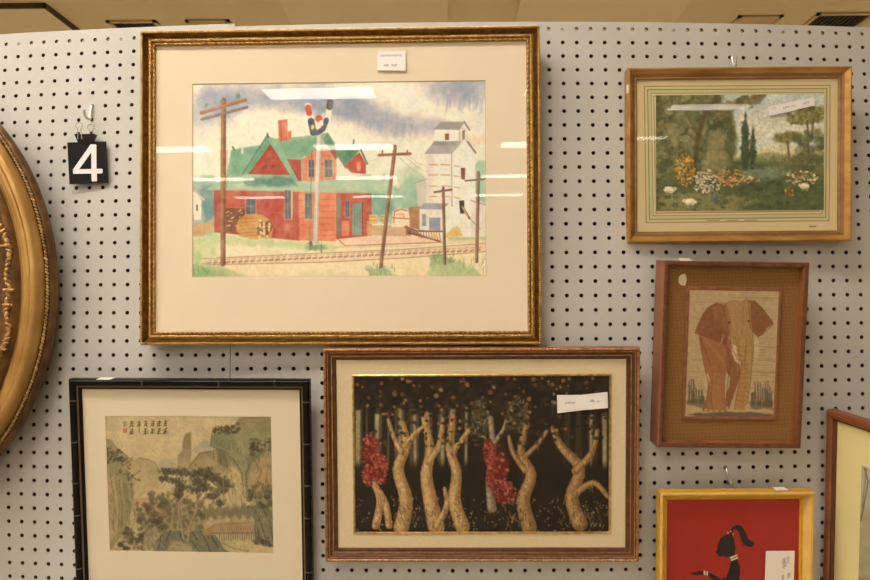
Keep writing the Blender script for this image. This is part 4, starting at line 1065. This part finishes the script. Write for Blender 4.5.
add_backing(rd, W, H, .0184, .0218)
T = Art([(0, 0), (29, 0), (29, 40), (0, 40)], 5, (240, 230, 216))
script_strokes(T, 16, 6, 5.5, 12, (150, 144, 140), 35, .8, 11, .8, True); script_strokes(T, 21.5, 4, 3, 9, (160, 154, 150), 36, .7, 8, .7, True); script_strokes(T, 16, 24, 3, 7, (140, 134, 130), 37, .8, 6, .8, True); script_strokes(T, 22, 22, 3.5, 6, (140, 134, 130), 38, .8, 6, .8, True)
x0, z0 = rp(762, 590); x1, z1 = rp(791, 550.6)
tg = sheet_part(rd, 'price_tag', [(x0, z0), (x1-.001, z0), (x1, z1), (x0+.0015, z1)], .0146, M_paper, .0008)
T.build('handwriting', M_pig_ink, (x0+.0018, x1-.0012, z0+.001, z1-.001), .01365, tg)
b = MB(); b.prism([(.0680, .1502), (.0885, .1507), (.0885, .1511), (.0680, .1506)], .004, .020); b.build('paper_slip', M_paper, rd)

# ---------------- 7. brown framed print on the wing panel at the right
W, H = .206, .422
M_mat_yel = mat('pale_yellow_mat', (236, 220, 158), .85, var=.03, scale=14)
bw = thing('framed_print', 'plain brown wooden frame with pale yellow mat turned sideways beside the yellow frame', 'picture', M=hang((.6877, -.0671, 1.2165), 1.72, -79.24, 5.52))
mb = MB(); sweep(mb, [(0, .020), (0, .006), (.002, .002), (.007, 0), (.011, .0012), (.0135, .0045, 1), (.0160, .0050, 1), (.0175, .0085, 1), (.0178, .020)], W, H)
mb.build('frame', [mat('warm_brown_wood', (140, 80, 46), .35, var=.25, scale=30, stretch=(.2, 1, 1)), mat('inner_lip_shade', (96, 56, 36), .4)], bw, smooth=35)  # inner slope's shading is painted as a darker lip colour
mb = MB(); ring(mb, (-.086, .086, -.196, .196), (-.0335, .060, -.140, .1325), .0105, 0, (.001, .001, 0)); mb.build('mat', M_mat_yel, bw)
A = Art([(862, 464), (900, 476), (900, 640), (861, 620)], 2, (176, 166, 138))
A.fill([(858,455),(905,455),(905,505),(858,505)], (190,184,164), .8, 12); A.fill([(858,575),(905,575),(905,650),(858,650)], (150,110,80), .9, 8, 3)
A.line([(865,466),(868.5,480),(863,520)], .8, (70,62,56), .8); A.line([(867,466),(864,505)], .7, (90,80,70), .7); A.line([(872,470),(880,540)], 1, (80,70,62), .8); A.mottle(.06,6,71)
A.build('print', M_pig, (-.0345, .061, -.141, .1335), .0114, bw)
add_glass(bw, (-.085, .085, -.195, .195), .0085, M_glass_thin)
add_backing(bw, W, H, .0125, .0195)
b = MB(); Mw = Matrix.Translation((.7015, .0, 0)) @ Matrix.Rotation(R(-79.24), 4, 'Z')
b.box((.005, .012, 0), (.62, .030, 1.33), 0, Mw)
tag(b.build('wall_wing', M_board), kind='structure')

# ---------------- 8. the big oval gilt frame at the left edge
ov = thing('oval_frame', 'large antique gold oval frame with beaded rim at the left edge', 'frame', M=hang((-1.006, -.046, 1.6500), 1.0, 0, 0))
a0, b0 = .3225, .402
def lathe(mb, prof, mi=0, n=128, closed=False):
    m = len(prof); o = len(mb.v)
    for i in range(n):
        t = 2*PI*i/n
        for q in prof: mb.v.append(((a0-q[0])*math.cos(t), q[1], (b0-q[0])*math.sin(t)))
    for i in range(n):
        i2 = (i+1) % n
        for k in range(m-1):
            mb.f.append((o+i*m+k, o+i2*m+k, o+i2*m+k+1, o+i*m+k+1)); mb.mi.append(prof[k][2] if len(prof[k]) > 2 else mi)
mb = MB()
lathe(mb, [(.002, .046, 1), (.0, .038, 1), (.0, .034, 1), (.004, .029, 1), (.0060, .0275, 2), (.0125, .0275, 2), (.0130, .024), (.0145, .016), (.0170, .0085), (.0215, .0045), (.0265, .0040), (.0300, .0065), (.0310, .0100), (.0325, .0088), (.0365, .0078), (.0405, .0095), (.0420, .0140), (.0440, .0135), (.048, .0160), (.0525, .0205, 1), (.0555, .021, 1), (.058, .017, 1), (.064, .0125, 1), (.071, .0125, 1), (.077, .016, 1), (.080, .023, 1), (.088, .027, 1), (.0935, .031, 1), (.0935, .046, 1)])
fr = mb.build('frame', [mat('old_gilt', (212, 172, 104), .38, metal=.45, col2=(176, 132, 70), scale=10, bump=.12, bscale=60), mat('dark_gilt', (124, 90, 48), .5, metal=.35, col2=(86, 58, 28), scale=40), mat('bead_seat', (58, 38, 20), .6)], ov, smooth=40)
def oval_pts(ins, step):
    n = int(PI*((a0-ins)+(b0-ins))/step)
    for i in range(n):
        t = 2*PI*i/n; p = Vector(((a0-ins)*math.cos(t), 0, (b0-ins)*math.sin(t))); d = Vector((-(a0-ins)*math.sin(t), 0, (b0-ins)*math.cos(t))).normalized()
        yield p, d
mb = MB()
for i, (p, d) in enumerate(oval_pts(.0092, .0054)):
    e = d.cross(Yv); s = 1.25 if i % 9 == 0 else .85+.2*(i % 2)
    c, q = math.cos(.6), math.sin(.6)
    mb.bead((p.x, .0240, p.z), (d*c+e*q, e*c-d*q, Yv), (.0036*s, .0019*s, .0034), 7, 5)
mb.build('bead_trim', mat('bright_bead_gilt', (236, 204, 140), .35, metal=.25, col2=(180, 136, 78), scale=160), fr, smooth=60)
mb = MB(); rg = random.Random(5)
for i, (p, d) in enumerate(oval_pts(.0675, .0075)):
    e = d.cross(Yv); w_ = math.sin(i*.55)*.0045
    c, q = math.cos(.9*math.sin(i*.9)), math.sin(.9*math.sin(i*.9))
    mb.bead((p.x+e.x*w_, .0115, p.z+e.z*w_), (d*c+e*q, e*c-d*q, Yv), (.0078, .0042, .0050), 7, 5)
    if i % 9 == 0:
        for k in range(4): mb.bead((p.x+e.x*(k-1.5)*.0045, .0085, p.z+e.z*(k-1.5)*.0045), (d, e, Yv), (.0030, .0034, .0042), 7, 5)
mb.build('leaf_trim', mat('pale_leaf_gilt', (204, 166, 104), .45, metal=.35, col2=(140, 102, 54), scale=100), fr, smooth=60)
mb = MB(); n = 96
mb.add([((a0-.09)*math.cos(2*PI*i/n), .036, (b0-.09)*math.sin(2*PI*i/n)) for i in range(n)]+[((a0-.09)*math.cos(2*PI*i/n), .044, (b0-.09)*math.sin(2*PI*i/n)) for i in range(n)], [tuple(range(n)), tuple(range(2*n-1, n-1, -1))]+[(i, (i+1) % n, (i+1) % n+n, i+n) for i in range(n)])
mb.build('picture_panel', mat('dark_brown_panel', (84, 52, 32), .5, var=.3, scale=8), ov)

# ---------------- 9. hooks, binder clip and the number card
M_wire = mat('bright_plated_wire', (238, 238, 236), .22, metal=.6)
def hook(label, x, z, tip, col=M_wire, r=.0023):
    """bent wire peg hook: rod out of its hole, down along the board, out and up again"""
    y = board_y(x, z)
    t = thing('peg_hook', label, 'hook', (x, y, z))
    pts = [(0, .007, 0), (0, -.001, 0), (-.0002, -.0034, -.001), (-.0008, -.004, -.006), (tip[0]*.9, -.0042, tip[1]+.003), (tip[0], -.0058, tip[1]), (tip[0]-.0012, -.010, tip[1]-.0012), (tip[0]-.003, -.0150, tip[1]+.001), (tip[0]-.0042, -.0180, tip[1]+.006), (tip[0]-.0048, -.0188, tip[1]+.013)]
    b = MB(); b.tube(pts, r, 10); b.build('hook_wire', col, t, smooth=60)
    b = MB(); b.box((tip[0]-.0035, -.0008, tip[1]-.0006), (tip[0]+.0035, .004, tip[1]+.0056)); b.build('brace_plate', M_dsteel, t)
    return t
hook('bright wire peg hook holding the number card', -11*PITCH-.37+.0012, 2.12-5*PITCH-.0015, (-.0012, -.0258))
hook('bright wire peg hook above the gold-framed sheep landscape', 35*PITCH-.37+.003, 2.12-2*PITCH+.001, (.004, -.022))
hook('bright wire peg hook above the yellow-framed silhouette', 34*PITCH-.37+.001, 2.12-31*PITCH, (.006, -.029))

M_card = mat('blue_black_card', (17, 15, 24), .5, spec=.2, var=.2, scale=15)
yb = board_y(-.63, 1.88)-.0085
card = thing('number_card', 'small black square card with white number 4', 'sign', (-.6478, yb, 1.8826))
def cp(x, y): return ((x-87.5)*.00182-.0001, (163-y)*.00182-.0004)
b = MB(); b.prism([cp(*p) for p in ((66.5,142),(105.5,141.3),(108.3,183),(69.3,184))], -.0006, .0006); b.build('card', M_card, card)
b = MB()
b.prism([cp(*p) for p in ((90.2,144.2),(95.2,144.2),(96.0,144.8),(96.4,168.8),(102.0,168.8),(102.6,169.4),(102.6,172.8),(102.1,173.4),(96.7,173.4),(97.1,180.6),(96.6,181.2),(92.4,181.4),(91.8,180.8),(91.3,173.5),(73.6,173.6),(72.9,173.0),(72.9,169.2)) ][:17], -.0012, -.0006)
o4 = b.build('digit', mat('white_print', (242, 236, 238), .6), card)
# counter of the 4, in the card's colour
b = MB(); b.prism([cp(*p) for p in ((91.0,152.4),(91.3,168.9),(79.2,169.0))], -.0014, -.0011); b.build('digit_counter', M_card, o4)
clip = thing('binder_clip', 'small black binder clip gripping the number card', 'clip', (-.6525, yb, 1.9268))
b = MB()
X = lambda px: (px-85.2)*.00182; Z = lambda py: (137.2-py)*.00182
w0, w1 = 10.2*.00182, 7.0*.00182
b.add([(-w1, -.0018, Z(142.4)), (w1, -.0018, Z(142.4)), (w1, .0018, Z(142.4)), (-w1, .0018, Z(142.4)), (-w0, -.0058, Z(132.8)), (w0, -.0058, Z(132.8)), (w0, .0058, Z(132.8)), (-w0, .0058, Z(132.8))], [(0,3,2,1),(4,5,6,7),(0,1,5,4),(1,2,6,5),(2,3,7,6),(3,0,4,7)])
cb = b.build('clip_body', M_black, clip)
bv = cb.modifiers.new('bevel', 'BEVEL'); bv.width = .0008; bv.segments = 2
def loop_handle(cx, top, w, y0, y1):
    pts = [(cx-w*.62, y0*.75, Z(138)), (cx-w*.5, y0, Z(132.5)), (cx-w*.42, (y0+y1)/2, Z(128.5)), (cx-w, y1, Z(top+4)), (cx-w*.8, y1, Z(top+1)), (cx, y1, Z(top)), (cx+w*.8, y1, Z(top+1)), (cx+w, y1, Z(top+4)), (cx+w*.42, (y0+y1)/2, Z(128.5)), (cx+w*.5, y0, Z(132.5)), (cx+w*.62, y0*.75, Z(138))]
    b = MB(); b.tube(pts, .0008, 8); b.build('clip_handle', M_wire, clip, smooth=60)
loop_handle(X(80.6), 121.5, .0062, -.0058, -.0075)
loop_handle(X(89.6), 122.0, .0062, .0040, .0020)

# ------------------------------------------------------------------ ceiling details beyond the partition
def soffit(x0, x1, y0, y1, m, name='ceiling_soffit', th=.03):
    b = MB(); b.box((x0, y0, CZ-th), (x1, y1, CZ-.0005)); return tag(b.build(name, m), kind='structure')
soffit(-1.03, .03, .6, 8.6, M_ceil_pale); soffit(.49, 1.57, .6, 8.6, M_ceil_pale); soffit(-4.6, -2.56, 3.06, 8.6, M_ceil_pale)
b = MB(); b.box((-4.65, 3.045, CZ-.032), (-2.545, 3.062, CZ-.0005)); b.box((-2.56, 3.045, CZ-.032), (-2.543, 8.6, CZ-.0005)); tag(b.build('trim_soffit', mat('dark_trim', (70, 52, 34), .6)), kind='structure')
M_vent = mat('vent_enamel', (190, 170, 126), .6)
def vent(x, y, w, d, label, open_, grp=None):
    t = thing('ceiling_vent', label, 'vent', (x, y, CZ), grp)
    b = MB()
    for lo, hi in (((-w/2, -d/2), (w/2, -d/2+.025)), ((-w/2, d/2-.025), (w/2, d/2)), ((-w/2, -d/2), (-w/2+.025, d/2)), ((w/2-.025, -d/2), (w/2, d/2))):
        b.box((lo[0], lo[1], -.014), (hi[0], hi[1], -.001))
    b.build('vent_frame', M_vent, t)
    if open_:
        b = MB(); b.box((-w/2+.02, -d/2+.02, -.0025), (w/2-.02, d/2-.02, -.001)); b.build('duct_shade_panel', M_dark, t)  # flat dark panel standing in for the shade inside the duct
        b = MB(); n = 10
        for i in range(n):
            x_ = -w/2+.03+(w-.06)*(i+.5)/n; b.box((x_-.002, -d/2+.025, -.010), (x_+.002, d/2-.025, -.003))
        b.build('grille', mat('grille_metal', (74, 66, 52), .5), t)
    else:
        b = MB(); b.box((-w/2+.02, -d/2+.02, -.008), (w/2-.02, d/2-.02, -.001)); b.build('cover_panel', mat('vent_cover', (196, 168, 126), .8), t)
vent(-2.12, 3.46, .34, .30, 'dark open ceiling vent left of the large watercolour\'s top corner', True)
vent(-1.60, 3.46, .30, .30, 'closed pale ceiling vent above the large watercolour\'s top left corner', False)
vent(2.14, 3.48, .30, .30, 'closed pale ceiling vent above the sheep landscape', False)
vent(2.70, 3.47, .40, .34, 'dark open ceiling vent at the upper right corner', True)
